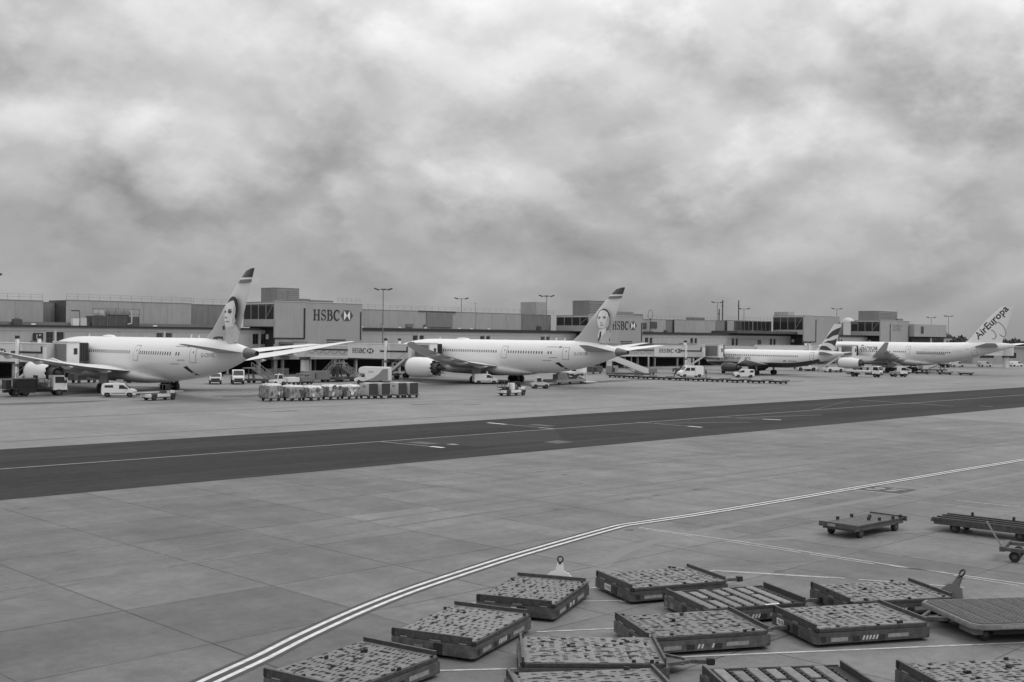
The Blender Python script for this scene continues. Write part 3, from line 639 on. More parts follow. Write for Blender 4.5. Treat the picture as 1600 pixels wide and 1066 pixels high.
    mb = MB(C)
    for k in range(5): x = .98 + (reach-1.0)*k/5; mb.box(x, x+.1, -1.78+.06*k, -1.3, 4.25, 7.03)
    mb.build('canopy_folds', W['black'], t)
    mb = MB(C); mb.box(-1.0,1.0,-2.0,3.1,7.05,7.2); mb.build('cab_roof', W['fascia'], t)
    mb = MB(C); mb.box(-.8,.4,-1.2,2.4,3.4,3.94); mb.build('cab_underframe', W['grey'], t)
    st = MB(); x1, x0 = xo-.6, xo-6.4
    st.bar((x1,-2.9,4.1),(x0,-2.9,.25),.14,.4); sr = st.build('stair_stringer', W['fascia'], t)
    st = MB(); st.bar((x1,-1.95,4.1),(x0,-1.95,.25),.14,.4); st.build('stair_stringer', W['mid'], t)
    for k in range(15):
        x = x0 + (x1-x0)*(k+.5)/15; z = .25 + 3.85*(k+.5)/15; part('stair_tread', W['grey'], t, (x-.16, x+.16, -2.85, -2.0, z, z+.05))
    st = MB()
    for k in range(5): f = k/4; st.bar((x0+(x1-x0)*f,-2.9,.25+3.85*f),(x0+(x1-x0)*f,-2.9,1.35+3.85*f),.06,.06)
    st.bar((x0,-2.9,1.35),(x1,-2.9,5.2),.06,.06); st.build('stair_handrail', W['mid'], t)
    part('stair_landing', W['grey'], t, (x1-.1, xo+.4, -2.95, -1.78, 4.0, 4.1)); part('side_door', W['offwhite'], t, (xo-1.0+.3, xo, -1.82, -1.76, 4.1, 6.3))
    if sign:
        h = .95; xe = letters('HSBC', t, W['black'], h, xi+1.2, 5.0, -1.76, 1.15, .09, depth=.04); hexlogo(t, h, xe+.05, 5.0, -1.76, 1.0, .04)
    return t
jet_bridge('jet bridge at the left edge docked to the first aircraft', (66.0, 198), (75.7, 168.9), 14)
jet_bridge('jet bridge with a bank sign between the white box van and the second aircraft', (138.9, 198.8), (144.6, 167.2), 7.2)
jet_bridge('jet bridge with a bank sign docked to the striped-fin aircraft', (218, 184), (234.6, 164.9), 28, reach=2.0)
jet_bridge('jet bridge docked to the fourth aircraft, seen behind the striped-fin aircraft', (258, 190), (288.9, 159.2), 22, sign=False)
jet_bridge('far jet bridge standing empty under the tail at the right edge', (379, 153), (352, 168), 59, sign=False)

# ------------------------------------------------------------------ aircraft
def pchip(xs, ys):
    n = len(xs); h = [xs[i+1]-xs[i] for i in range(n-1)]; d = [(ys[i+1]-ys[i])/h[i] for i in range(n-1)]
    m = [d[0]] + [0 if d[i-1]*d[i] <= 0 else 2*d[i-1]*d[i]/(d[i-1]+d[i]) for i in range(1, n-1)] + [d[-1]]
    def f(x):
        if x <= xs[0]: return ys[0]
        if x >= xs[-1]: return ys[-1]
        i = max(k for k in range(n-1) if xs[k] <= x); t = (x-xs[i])/h[i]
        return (2*t**3-3*t*t+1)*ys[i] + (t**3-2*t*t+t)*h[i]*m[i] + (-2*t**3+3*t*t)*ys[i+1] + (t**3-t*t)*h[i]*m[i+1]
    return f
def ellipse(cx, cz, rx, rz, n=14, tilt=0):
    c, s = math.cos(R(tilt)), math.sin(R(tilt))
    return [(cx + rx*math.cos(6.2832*i/n)*c - rz*math.sin(6.2832*i/n)*s, cz + rx*math.cos(6.2832*i/n)*s + rz*math.sin(6.2832*i/n)*c) for i in range(n)]
class Plane:
    def __init__(s, name, label, loc, st):
        s.t = thing(name, label, 'airliner', (loc[0], loc[1], 0)); st = sorted(st); a = [q[0] for q in st]
        s.zt, s.zb, s.hw = (pchip(a, [q[k] for q in st]) for k in (1, 2, 3)); s.len = a[-1]
    def surf(s, a, z):
        zt, zb = s.zt(a), s.zb(a); u = (z-(zt+zb)/2)/max(.01, (zt-zb)/2); return s.hw(a)*math.sqrt(max(0, 1-u*u))
    def ring(s, a, n=40, t0=0, t1=360, off=0):
        zt, zb, hw = s.zt(a), s.zb(a), s.hw(a); zc, hh = (zt+zb)/2, (zt-zb)/2; full = t1-t0 >= 360; m = n if full else n+1
        return [((hw+off)*math.cos(R(t0+(t1-t0)*i/n)), a, zc+(hh+off)*math.sin(R(t0+(t1-t0)*i/n))) for i in range(m)]
    def body(s, name, mt, a0, a1, k=60, cap0=False, cap1=False, arc_=None, off=0):
        As = [a0+(a1-a0)*(.5-.5*math.cos(math.pi*i/k)) for i in range(k+1)]
        if arc_: return MB().loft([s.ring(a, 14, *arc_, off) for a in As], closed=False).build(name, mt, s.t, smooth=True, fix=False)
        return MB().loft([s.ring(a) for a in As], cap0=cap0, cap1=cap1).build(name, mt, s.t, smooth=True)
    def decal(s, name, mt, polys, parent=None, sides=(-1,), off=.02, half=None):
        half = half or s.surf; mb = MB()
        for sd_ in sides:
            for p in polys:
                p = [Vector((q[0], q[1], 0)) for q in p]; todo = [[p[i] for i in t] for t in tessellate_polygon([p])]
                while todo:                       # cut long triangles so that the paint follows the skin
                    t = todo.pop(); ls = [(t[i]-t[(i+1) % 3]).length for i in range(3)]; k = ls.index(max(ls))
                    if ls[k] > .55:
                        m = (t[k]+t[(k+1) % 3])/2; todo += [[t[k], m, t[(k+2) % 3]], [m, t[(k+1) % 3], t[(k+2) % 3]]]
                    else: mb.add([(sd_*(half(q.x, q.y)+off), q.x, q.y) for q in t], [(0,1,2)])
        return mb.build(name, mt, parent or s.t, fix=False)
    def strips(s, a0, a1, z0, z1, n=4): # a rectangle cut into rows so that it follows the curve
        return [[(a0, z0+(z1-z0)*i/n), (a1, z0+(z1-z0)*i/n), (a1, z0+(z1-z0)*(i+1)/n), (a0, z0+(z1-z0)*(i+1)/n)] for i in range(n)]
    def text(s, name, body, mt, size, a0, z0, tilt=0, bold=0, off=.025, half=None, parent=None, wx=1):
        half = half or s.surf; me = text_mesh(name, body, mt, size, bold); c, q = math.cos(R(tilt)), math.sin(R(tilt))
        for v in me.vertices:
            x, y = v.co.x*wx, v.co.y; a = a0 - x*c + y*q; z = z0 + x*q + y*c; v.co = (-(half(a, z)+off), a, z)
        return link(name, me, parent or s.t)
    def windows(s, rows, z, w=.27, h=.46, mt='glass'):
        ps = []
        for a0, a1, step in rows:
            n = int(abs(a1-a0)/step)
            for i in range(n+1): a = a0 - i*step; ps.append([(a-w/2, z-h/2), (a+w/2, z-h/2), (a+w/2, z+h/2), (a-w/2, z+h/2)])
        o = s.decal('cabin_windows', W[mt], ps, sides=(-1, 1), off=.012); o['kind'] = 'stuff'; return o
    def door(s, a0, a1, z0, z1, b=.09, window=True, sides=(-1, 1)):
        for sd_ in sides:
            d = s.decal('door', W['outline'], s.strips(a0-b, a1+b, z0-b, z1+b, 6), sides=(sd_,), off=.012); s.decal('door_panel', W['acwhite'], s.strips(a0, a1, z0, z1, 6), d, (sd_,), .022)
            if window: s.decal('door_window', W['glass'], [[(a0+.34*(a1-a0), z0+.6*(z1-z0)), (a0+.5*(a1-a0), z0+.6*(z1-z0)), (a0+.5*(a1-a0), z0+.74*(z1-z0)), (a0+.34*(a1-a0), z0+.74*(z1-z0))]], d, (sd_,), .03)
    def foil(s, name, mt, secs, sd_, n=9, parent=None, vertical=False):
        rings = []
        us = [.5-.5*math.cos(math.pi*i/n) for i in range(n+1)]
        for lat, le, te, z, th in secs:
            prof = lambda u: th*2.6*(.3*math.sqrt(max(u,0))-.13*u-.17*u*u)*1.9
            up = [(le+(te-le)*u, prof(u)) for u in us]; lo = [(le+(te-le)*u, -prof(u)*.8) for u in us[1:-1]][::-1]
            rings.append([(sd_*lat, a, z+h) if not vertical else (h, a, z) for a, h in up+lo])
        return MB().loft(rings, cap0=True, cap1=True).build(name, mt, parent or s.t, smooth=True)
    def fin(s, name, mt, le, te, zs, th, parent=None, off=0):
        fle, fte = pchip(*zip(*le)), pchip(*zip(*te))
        def half(a, z):
            u = min(1, max(0, (fle(z)-a)/max(.1, fle(z)-fte(z)))); t = th*(1-.55*(z-zs[0])/(ZT-zs[0])); return t*(4*u*(1-u))**.7*.5
        ZT = le[-1][0]; s.finhalf = half; rings = []
        m = 16
        for i in range(m+1):
            z = zs[0]+(zs[1]-zs[0])*i/m; A = [fle(z)+(fte(z)-fle(z))*(.5-.5*math.cos(math.pi*k/10)) for k in range(11)]
            rings.append([(half(a, z)+off, a, z) for a in A] + [(-half(a, z)-off, a, z) for a in A[1:-1][::-1]])
        return MB().loft(rings, cap0=True, cap1=True).build(name, mt, parent or s.t, smooth=True)
    def engine(s, sd_, lat, z, r, front, rear, plug, chev=0, mt='acwhite'):
        n = 48 if chev else 36; L_ = front-rear
        def rg(a, rr, zz=0): return [(sd_*lat+rr*math.cos(6.2832*i/n), a(i) if callable(a) else a, z+zz+rr*math.sin(6.2832*i/n)) for i in range(n)]
        tip = (lambda i: rear+(chev if i % 4 < 2 else -chev*.2)) if chev else rear
        rings = [rg(front-L_*.16, r*.80), rg(front-.06, r*.84), rg(front, r*.89), rg(front-.08, r*.93), rg(front-L_*.13, r*.985), rg(front-L_*.38, r), rg(front-L_*.65, r*.97), rg(rear+.9, r*.86), rg(tip, r*.80), rg(tip, r*.76), rg(rear+1.3, r*.74)]
        e = MB().loft(rings, cap0=False, cap1=False).build('engine', W[mt], s.t, smooth=True)
        MB().loft([rg(front+.004, r*.875), rg(front+.012, r*.90), rg(front-.085, r*.935), rg(front-.25, r*.955)], closed=True).build('inlet_lip', W['chrome'], e, smooth=True)
        MB().loft([rg(front-L_*.15, r*.80), rg(front-L_*.15, r*.1)], cap1=True).build('fan_disc', W['duct'], e)
        MB().loft([rg(rear+1.25, r*.77), rg(rear+1.3, r*.3)], cap1=False).build('bypass_duct', W['duct'], e)
        MB().loft([rg(rear+1.5, r*.6), rg(rear+.5, r*.58), rg(rear-.5, r*.42), rg(rear-.75, r*.38), rg(rear-.7, r*.3)], cap1=True).build('core_cowl', W['dark'], e, smooth=True)
        MB().loft([rg(rear-.3, r*.3), rg(rear-.9, r*.24), rg(plug, r*.05)], cap1=True).build('exhaust_plug', W['duct'], e, smooth=True)
        return e
    def gear(s, lat, a, r, w, axles, strut, track=.55, door=None):
        for sd_ in ((-1, 1) if lat else (0,)):
            g = MB(); g.tube((sd_*lat, a, r), (sd_*lat*.97, a, strut), .2, .26, 10); go = g.build('landing_gear', W['mid'], s.t, smooth=True)
            for ax in axles:
                MB().tube((sd_*lat-track-w/2, a+ax, r), (sd_*lat+track+w/2, a+ax, r), .1, n=8).build('axle', W['dark'], go)
                for k in (-1, 1): 
                    wo = wheel(go, sd_*lat+k*track, a+ax, r, w, 'x')
                    for ch in list(wo.children): bpy.data.objects.remove(ch)
            if len(axles) > 1: MB().bar((sd_*lat, a+axles[0], r), (sd_*lat, a+axles[-1], r), .22, .28).build('bogie_beam', W['grey'], go)
            if door and lat:
                d = MB(); q = sd_*(lat+.75); d.hexa([(q, a-1.3, door[0]), (q+.06*sd_, a-1.3, door[0]), (q+.06*sd_, a+.9, door[0]+.15), (q, a+.9, door[0]+.15)], [(q-.9*sd_*.6, a-1.0, door[1]), (q-.84*sd_*.6, a-1.0, door[1]), (q-.84*sd_*.6, a+1.2, door[1]), (q-.9*sd_*.6, a+1.2, door[1])]); d.build('gear_door', W['acgrey'], go)

def dreamliner(label, loc, reg, portrait):
    p = Plane('airliner', label, loc, [(0,6.5,5.88,.3),(2.3,6.92,5.45,.72),(4.8,7.38,4.62,1.12),(8,7.76,3.72,1.62),(12,7.98,2.92,2.15),(16,8.0,2.38,2.55),(20,7.98,2.1,2.78),(25,7.97,2.02,2.885),(46,7.97,2.0,2.885),(50,7.92,2.0,2.86),(53,7.72,2.02,2.72),(56,7.3,2.15,2.42),(58.5,6.68,2.42,1.98),(60.5,5.9,2.8,1.42),(62,5.05,3.3,.8),(62.6,4.6,3.68,.42),(62.8,4.2,4.05,.07)])
    p.body('fuselage', W['acwhite'], 2.3, 62.8, 90, cap1=True); p.body('tail_cone', mat('tail_cone_metal', .17, .4, .08, .6, metal=.4), 0.05, 2.29, 12)
    MB().loft([p.ring(.05, 24), p.ring(.25, 24, off=-.05)], cap1=True).build('exhaust', W['black'], p.t)
    # belly fairing
    fr = []
    for a, w_, zb_, zt_ in [(20.8,.5,2.05,2.3),(22,1.7,1.85,2.7),(24,2.6,1.62,3.1),(27,3.15,1.48,3.6),(34,3.4,1.42,3.9),(41,3.2,1.5,3.6),(44.5,2.4,1.7,2.9),(46.5,.6,2.0,2.3)]:
        fr.append([(w_*math.copysign(abs(math.cos(R(q)))**.7, math.cos(R(q))), a, (zb_+zt_)/2+(zt_-zb_)/2*math.sin(R(q))) for q in range(0, 360, 12)])
    MB().loft(fr, cap0=True, cap1=True).build('belly_fairing', W['fairing'], p.t, smooth=True)
    wz = lambda l: 3.15+.085*(l-2.6)+.0028*(l-2.6)**2
    for sd_ in (-1, 1):
        sec = [(2.2,41.6,27.8,3.1,1.3),(2.9,41.0,28.1,wz(2.9),1.25),(6.5,38.3,27.8,wz(6.5),1.0),(10,36.0,27.4,wz(10),.8),(15,32.7,25.6,wz(15),.6),(20,29.4,23.8,wz(20),.45),(25,26.1,22.0,wz(25),.32),(27.5,24.2,21.2,wz(27.5),.22),(29.2,22.0,20.1,wz(29.2),.14),(30.05,20.4,19.3,wz(30.05),.06)]
        w_ = p.foil('wing', W['wing'], sec, sd_)
        for l, ln in ((6.2,3.4),(12.2,3.3),(17,2.9),(21.6,2.4)):
            te = 28-(l-6)*.27 if l < 10 else 27.4-(l-10)*.36; zz = wz(l)-.35
            fr = [[(sd_*l+.2*k*math.cos(R(q)), te+ln*.9-ln*1.2*u, zz+.05-.1*math.sin(u*3)+.3*k*math.sin(R(q))) for q in range(0,360,30)] for u, k in ((0,.1),(.15,.7),(.4,1),(.7,.75),(1,.06))]
            MB().loft(fr, cap0=True, cap1=True).build('flap_track_fairing', W['wing'], w_, smooth=True)
        e = p.engine(sd_, 9.75, 2.72, 1.88, 44.0, 37.0, 34.4, .26)
        MB().hexa([(sd_*9.6,42,4.2),(sd_*9.9,42,4.2),(sd_*9.9,33,3.6),(sd_*9.6,33,3.6)] if sd_ > 0 else [(-9.9,42,4.2),(-9.6,42,4.2),(-9.6,33,3.6),(-9.9,33,3.6)], [(sd_*9.75-.12,38,4.85),(sd_*9.75+.12,38,4.85),(sd_*9.75+.12,31,3.9),(sd_*9.75-.12,31,3.9)]).build('pylon', W['acwhite'], e)
        p.foil('horizontal_stabilizer', W['acgrey'] if sd_ < 0 else W['acwhite'], [(.7,8.8,2.4,6.25,.5),(1.6,8.1,2.2,6.36,.46),(5.5,5.3,1.2,6.84,.3),(9.3,2.7,.35,7.28,.16),(9.95,1.8,.1,7.34,.06)], sd_)  # shaded underside painted as grey on the port half, starboard left white
    le = [(6.9,12.9),(7.9,12.5),(8.3,12.0),(9,10.95),(10,9.95),(11.5,8.52),(13.77,6.2),(15.87,3.86),(16.4,3.2),(16.75,2.7),(17.0,1.6)]
    te = [(6.9,5.0),(17.0,.82)]
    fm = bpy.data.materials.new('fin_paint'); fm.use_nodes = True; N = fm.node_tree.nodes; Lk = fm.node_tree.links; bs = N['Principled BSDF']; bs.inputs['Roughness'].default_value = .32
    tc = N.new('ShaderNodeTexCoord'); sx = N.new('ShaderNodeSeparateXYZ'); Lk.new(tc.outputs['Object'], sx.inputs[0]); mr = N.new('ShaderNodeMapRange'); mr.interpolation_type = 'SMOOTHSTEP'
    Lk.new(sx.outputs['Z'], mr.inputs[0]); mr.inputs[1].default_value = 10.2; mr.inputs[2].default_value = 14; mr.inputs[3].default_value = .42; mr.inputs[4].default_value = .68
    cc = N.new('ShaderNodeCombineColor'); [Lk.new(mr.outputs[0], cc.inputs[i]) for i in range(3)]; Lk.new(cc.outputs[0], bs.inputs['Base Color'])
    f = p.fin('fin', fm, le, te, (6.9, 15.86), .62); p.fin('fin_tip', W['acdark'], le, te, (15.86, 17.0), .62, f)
    fle, fte = pchip(*zip(*le)), pchip(*zip(*te))
    H = p.finhalf
    p.decal('fin_stripe', W['acwhite'], [[(fte(15.6),15.6),(fle(15.6),15.6),(fle(15.84),15.84),(fte(15.84),15.84)]], f, (-1,1), .012, H)
    p.decal('fin_stripe', W['grey'], [[(fte(15.22),15.22),(fle(15.22),15.22),(fle(15.58),15.58),(fte(15.58),15.58)]], f, (-1,1), .014, H)
    for k, (nm, m_, poly) in enumerate(portrait): p.decal(nm, W[m_], [poly], f, (-1,), .014+.007*k, H)
    p.windows([(43.5,28.6,.62),(25.4,17.0,.62),(15.9,15.1,.62)], 5.86); p.windows([(56.6,48.6,.62)], 5.7)
    for a in (25.9,11.5,44.5,57.0): p.door(a, a+1.25, 4.78, 6.78)
    p.decal('cargo_panel', W['black'], [[(13.6,4.25),(14.5,4.1),(13.1,3.05),(12.4,3.0),(12.9,3.5)]], None, (-1,), .02)
    p.decal('small_flag', W['grey'], [[(13.9,6.75),(13.2,6.78),(13.2,7.02),(13.75,7.0)]], None, (-1,), .02); p.decal('small_lettering', W['outline'], [[(16.6,6.82),(14.1,6.85),(14.1,6.93),(16.6,6.9)],[(15.6,4.95),(13.9,5.0),(13.9,5.1),(15.6,5.05)],[(17.2,4.4),(15.2,4.45),(15.2,4.55),(17.2,4.5)]], None, (-1,), .02)
    p.text('registration', reg, W['grey'], .75, 10.4, 5.5, 2)
    MB().loft([[(1.1*k*math.cos(R(q))*.5, 40.5+2.0*u, 7.85+.42*k*max(0,math.sin(R(q)))) for q in range(0,360,20)] for u, k in ((-1,.1),(-.7,.8),(0,1),(.7,.8),(1,.1))]).build('satcom_dome', W['acwhite'], p.t, smooth=True)
    for a, h in ((16.2,.55),(14.2,.45),(47,.4),(29,.12)): MB().hexa([(-.03,a,7.9),(.03,a,7.9),(.03,a+.4,7.9),(-.03,a+.4,7.9)],[(-.015,a-.15,7.98+h),(.015,a-.15,7.98+h),(.015,a+.05,7.98+h),(-.015,a+.05,7.98+h)]).build('antenna', W['acwhite'], p.t)
    p.gear(4.9, 31.0, .69, .52, (-.73, .73), 3.0, .62, (1.3, 3.4)); p.gear(0, 57.3, .5, .38, (0,), 2.6, .38)
    return p
P_A = [('portrait_hair','black',[(6.09,12.48),(5.92,12.88),(5.49,13.29),(4.85,13.47),(4.2,13.38),(3.74,13.03),(3.62,12.5),(3.7,11.7),(3.88,11.0),(4.08,10.5),(4.18,10.45),(4.27,11.01),(4.11,11.59),(4.29,12.28),(4.41,12.86),(5.16,12.81),(5.7,12.65)]),
 ('portrait_neck','necktone',[(5.7,9.38),(4.24,9.85),(4.01,8.81),(4.65,7.6),(5.06,7.45),(5.71,7.5),(6.04,7.74),(5.73,8.56)]),
 ('portrait_face','facetone',[(6.09,12.48),(5.7,12.65),(5.05,12.85),(4.41,12.92),(4.19,12.51),(4.03,11.93),(4.1,11.35),(4.26,10.89),(4.21,10.31),(4.46,9.73),(4.88,9.38),(5.31,9.32),(5.71,9.55),(5.87,9.96),(6.21,10.78),(6.33,11.37),(6.23,11.95)]),
 ('portrait_cheek','necktone',[(4.19,12.4),(4.03,11.93),(4.1,11.35),(4.26,10.89),(4.21,10.31),(4.46,9.73),(4.75,9.9),(4.6,10.6),(4.55,11.2),(4.45,11.8)]),('portrait_cheek','light',[(6.33,11.37),(6.21,10.78),(6.0,10.3),(5.95,10.8),(6.1,11.25)]),('portrait_brow','dark',[(5.4,11.78),(5.05,11.86),(4.7,11.72),(4.72,11.64),(5.05,11.74),(5.4,11.68)]),
 ('portrait_chin','light',[(5.5,9.42),(4.46,9.73),(4.6,9.35),(5.1,9.2)]),
 ('portrait_collar','acdark',[(6.3,9.61),(5.86,9.73),(5.79,9.14),(6.18,9.08)]),
 ('portrait_eye','dark',ellipse(6.0,11.48,.2,.16)),('portrait_eye','dark',ellipse(5.03,11.47,.36,.22)),('portrait_nose','mid',ellipse(5.7,10.74,.26,.1)),('portrait_mouth','mid',ellipse(5.42,10.2,.4,.07)),
 ('portrait_lettering','acdark',[(8.09,7.9),(7.81,8.19),(7.04,8.29),(6.16,8.26),(6.15,7.72),(6.38,7.97),(7.03,7.99),(7.25,7.81),(7.47,7.96),(7.69,7.86)])]
P_B = [('portrait_hair','black',[(6.26,11.75),(6.21,12.41),(5.91,12.94),(5.45,13.33),(4.84,13.51),(4.24,13.35),(3.81,12.93),(3.59,12.4),(3.66,12.07),(3.83,12.27),(3.97,12.8),(4.49,13.17),(5.1,13.26),(5.62,13.07),(5.96,12.67),(6.07,12.15)]),
 ('portrait_face','facetone',[(6.07,12.15),(5.96,12.67),(5.62,13.07),(5.1,13.26),(4.49,13.17),(3.97,12.8),(3.8,12.27),(3.7,11.75),(3.86,10.7),(4.28,10.17),(4.96,10.01),(5.49,10.23),(5.75,10.69),(5.94,11.35)]),
 ('portrait_suit','light',[(4.44,9.64),(3.95,9.91),(3.9,8.86),(4.0,7.94),(4.34,7.64),(5.1,7.63),(5.62,7.98),(5.03,8.85)]),
 ('portrait_collar','white',[(5.48,9.9),(4.96,10.01),(4.28,10.23),(4.44,9.64),(5.03,8.85),(5.63,8.05),(5.78,8.84)]),
 ('portrait_tie','acdark',[(5.37,9.64),(5.13,9.64),(5.19,8.85),(5.59,8.05),(5.87,7.95),(5.55,8.71)]),
 ('portrait_cheek','necktone',[(3.8,12.2),(3.72,11.75),(3.86,10.7),(4.28,10.17),(4.7,10.1),(4.4,10.6),(4.2,11.3),(4.05,12.0)]),('portrait_eye','grey',ellipse(5.6,11.88,.26,.11)),('portrait_eye','grey',ellipse(4.56,11.94,.28,.12)),('portrait_brow','dark',[(5.9,12.08),(5.35,12.12),(5.35,12.03),(5.9,11.98)]),('portrait_brow','dark',[(4.85,12.16),(4.25,12.12),(4.25,12.03),(4.85,12.07)]),('portrait_nose','mid',ellipse(5.15,11.1,.17,.1)),('portrait_mouth','mid',ellipse(4.97,10.69,.32,.07)),('portrait_chin','light',[(5.3,10.2),(4.5,10.2),(4.9,10.02)]),
 ('portrait_lapel','acdark',[(4.1,8.6),(3.95,8.34),(4.02,8.0),(4.14,8.1)])]
dreamliner('nearest white twin-jet at the left with a dark-haired portrait on its fin', (81.3,126.7), 'G-CKNL', P_A)
dreamliner('second white twin-jet in the centre with a portrait in a tie on its fin', (150.3,122.9), 'G-CKOB', P_B)

def small_jet():
    p = Plane('airliner', 'smaller white and dark airliner with wavy stripes on its tail fin', (240,133.5), [(0,5.75,5.15,.25),(1.5,5.9,4.75,.5),(4,6.0,3.9,.98),(8,6.05,2.75,1.5),(12,6.05,2.05,1.86),(15,6.03,1.85,1.97),(29,6.03,1.83,1.975),(31.5,5.95,1.83,1.95),(34,5.4,1.95,1.7),(35.8,4.75,2.2,1.3),(37,4.05,2.6,.8),(37.5,3.5,3.1,.3),(37.57,3.35,3.2,.05)])
    p.body('fuselage', W['acwhite'], 0, 37.57, 70, cap0=True, cap1=True); p.body('dark_belly', W['acdark'], 5.5, 36.5, 40, arc_=(207, 333), off=.015)
    wz = lambda l: 2.55+.09*(l-2)
    for sd_ in (-1, 1):
        p.foil('wing', W['wing'], [(1.6,25.6,18.6,2.5,.9),(2.2,25.0,18.6,wz(2.2),.85),(6.3,22.6,18.3,wz(6.3),.55),(11,19.9,16.9,wz(11),.35),(16,17,15.3,wz(16),.22),(17,16.2,14.9,wz(17),.1)], sd_)
        MB().hexa([(sd_*17,16.9,wz(17)-1.0),(sd_*17.06,16.9,wz(17)-1.0),(sd_*17.06,15.2,wz(17)-.2),(sd_*17,15.2,wz(17)-.2)],[(sd_*17,15.8,wz(17)+.9),(sd_*17.06,15.8,wz(17)+.9),(sd_*17.06,15.0,wz(17)+.9),(sd_*17,15.0,wz(17)+.9)]).build('wingtip_fence', W['acwhite'], p.t)
        p.engine(sd_, 5.75, 1.72, 1.1, 28.6, 24.4, 23.2, 0, 'acdark')
        p.foil('horizontal_stabilizer', W['acgrey'], [(.5,6.2,2.4,5.2,.35),(3,4.5,1.6,5.45,.25),(6.22,2.6,1.1,5.78,.1)], sd_)
        MB().hexa([(sd_*5.6,27,2.6),(sd_*5.9,27,2.6),(sd_*5.9,22,2.5),(sd_*5.6,22,2.5)],[(sd_*5.65,24.5,3.05),(sd_*5.85,24.5,3.05),(sd_*5.85,21,2.8),(sd_*5.65,21,2.8)]).build('pylon', W['acdark'], p.t)
    f = p.fin('fin', W['acwhite'], [(5.4,7.6),(6.1,7.0),(6.5,6.5),(7.5,5.6),(11.9,2.55),(12.2,2.3)], [(5.4,2.6),(12.2,.5)], (5.4,12.2), .45)
    for q in [[(.72,11.4),(1.65,11.11),(2.85,10.51),(3.8,9.63),(4.6,8.75),(3.68,8.86),(2.47,9.49),(1.3,9.76)],[(4.89,7.85),(3.92,8.31),(2.7,8.43),(1.6,8.88),(1.98,7.57),(2.1,7.02),(2.93,7.66),(3.91,7.87)],[(5.8,6.96),(5.38,7.19),(4.15,7.09),(3.16,6.45),(2.79,6.12),(3.64,6.11),(4.87,6.2),(6.1,6.29)]]:
        p.decal('fin_stripe', W['acdark'], [q], f, (-1,1), .012, p.finhalf)
    p.windows([(31,10.6,.53)], 4.62, .25, .36); p.door(6.9,7.75,3.75,5.55); p.door(31.8,32.6,3.75,5.55)
    p.text('titles', 'BRITISH AIRWAYS', W['acdark'], .95, 31, 3.55, 0)
    p.decal('small_lettering', W['grey'], [[(14.5,3.3),(13.7,3.3),(13.7,3.6),(14.5,3.6)],[(13.2,3.4),(11,3.4),(11,3.55),(13.2,3.55)]], None, (-1,), .02)
    p.gear(3.8, 20.6, .58, .42, (0,), 2.4, .46, None); p.gear(0, 32.5, .4, .25, (0,), 2.0, .25)
small_jet()
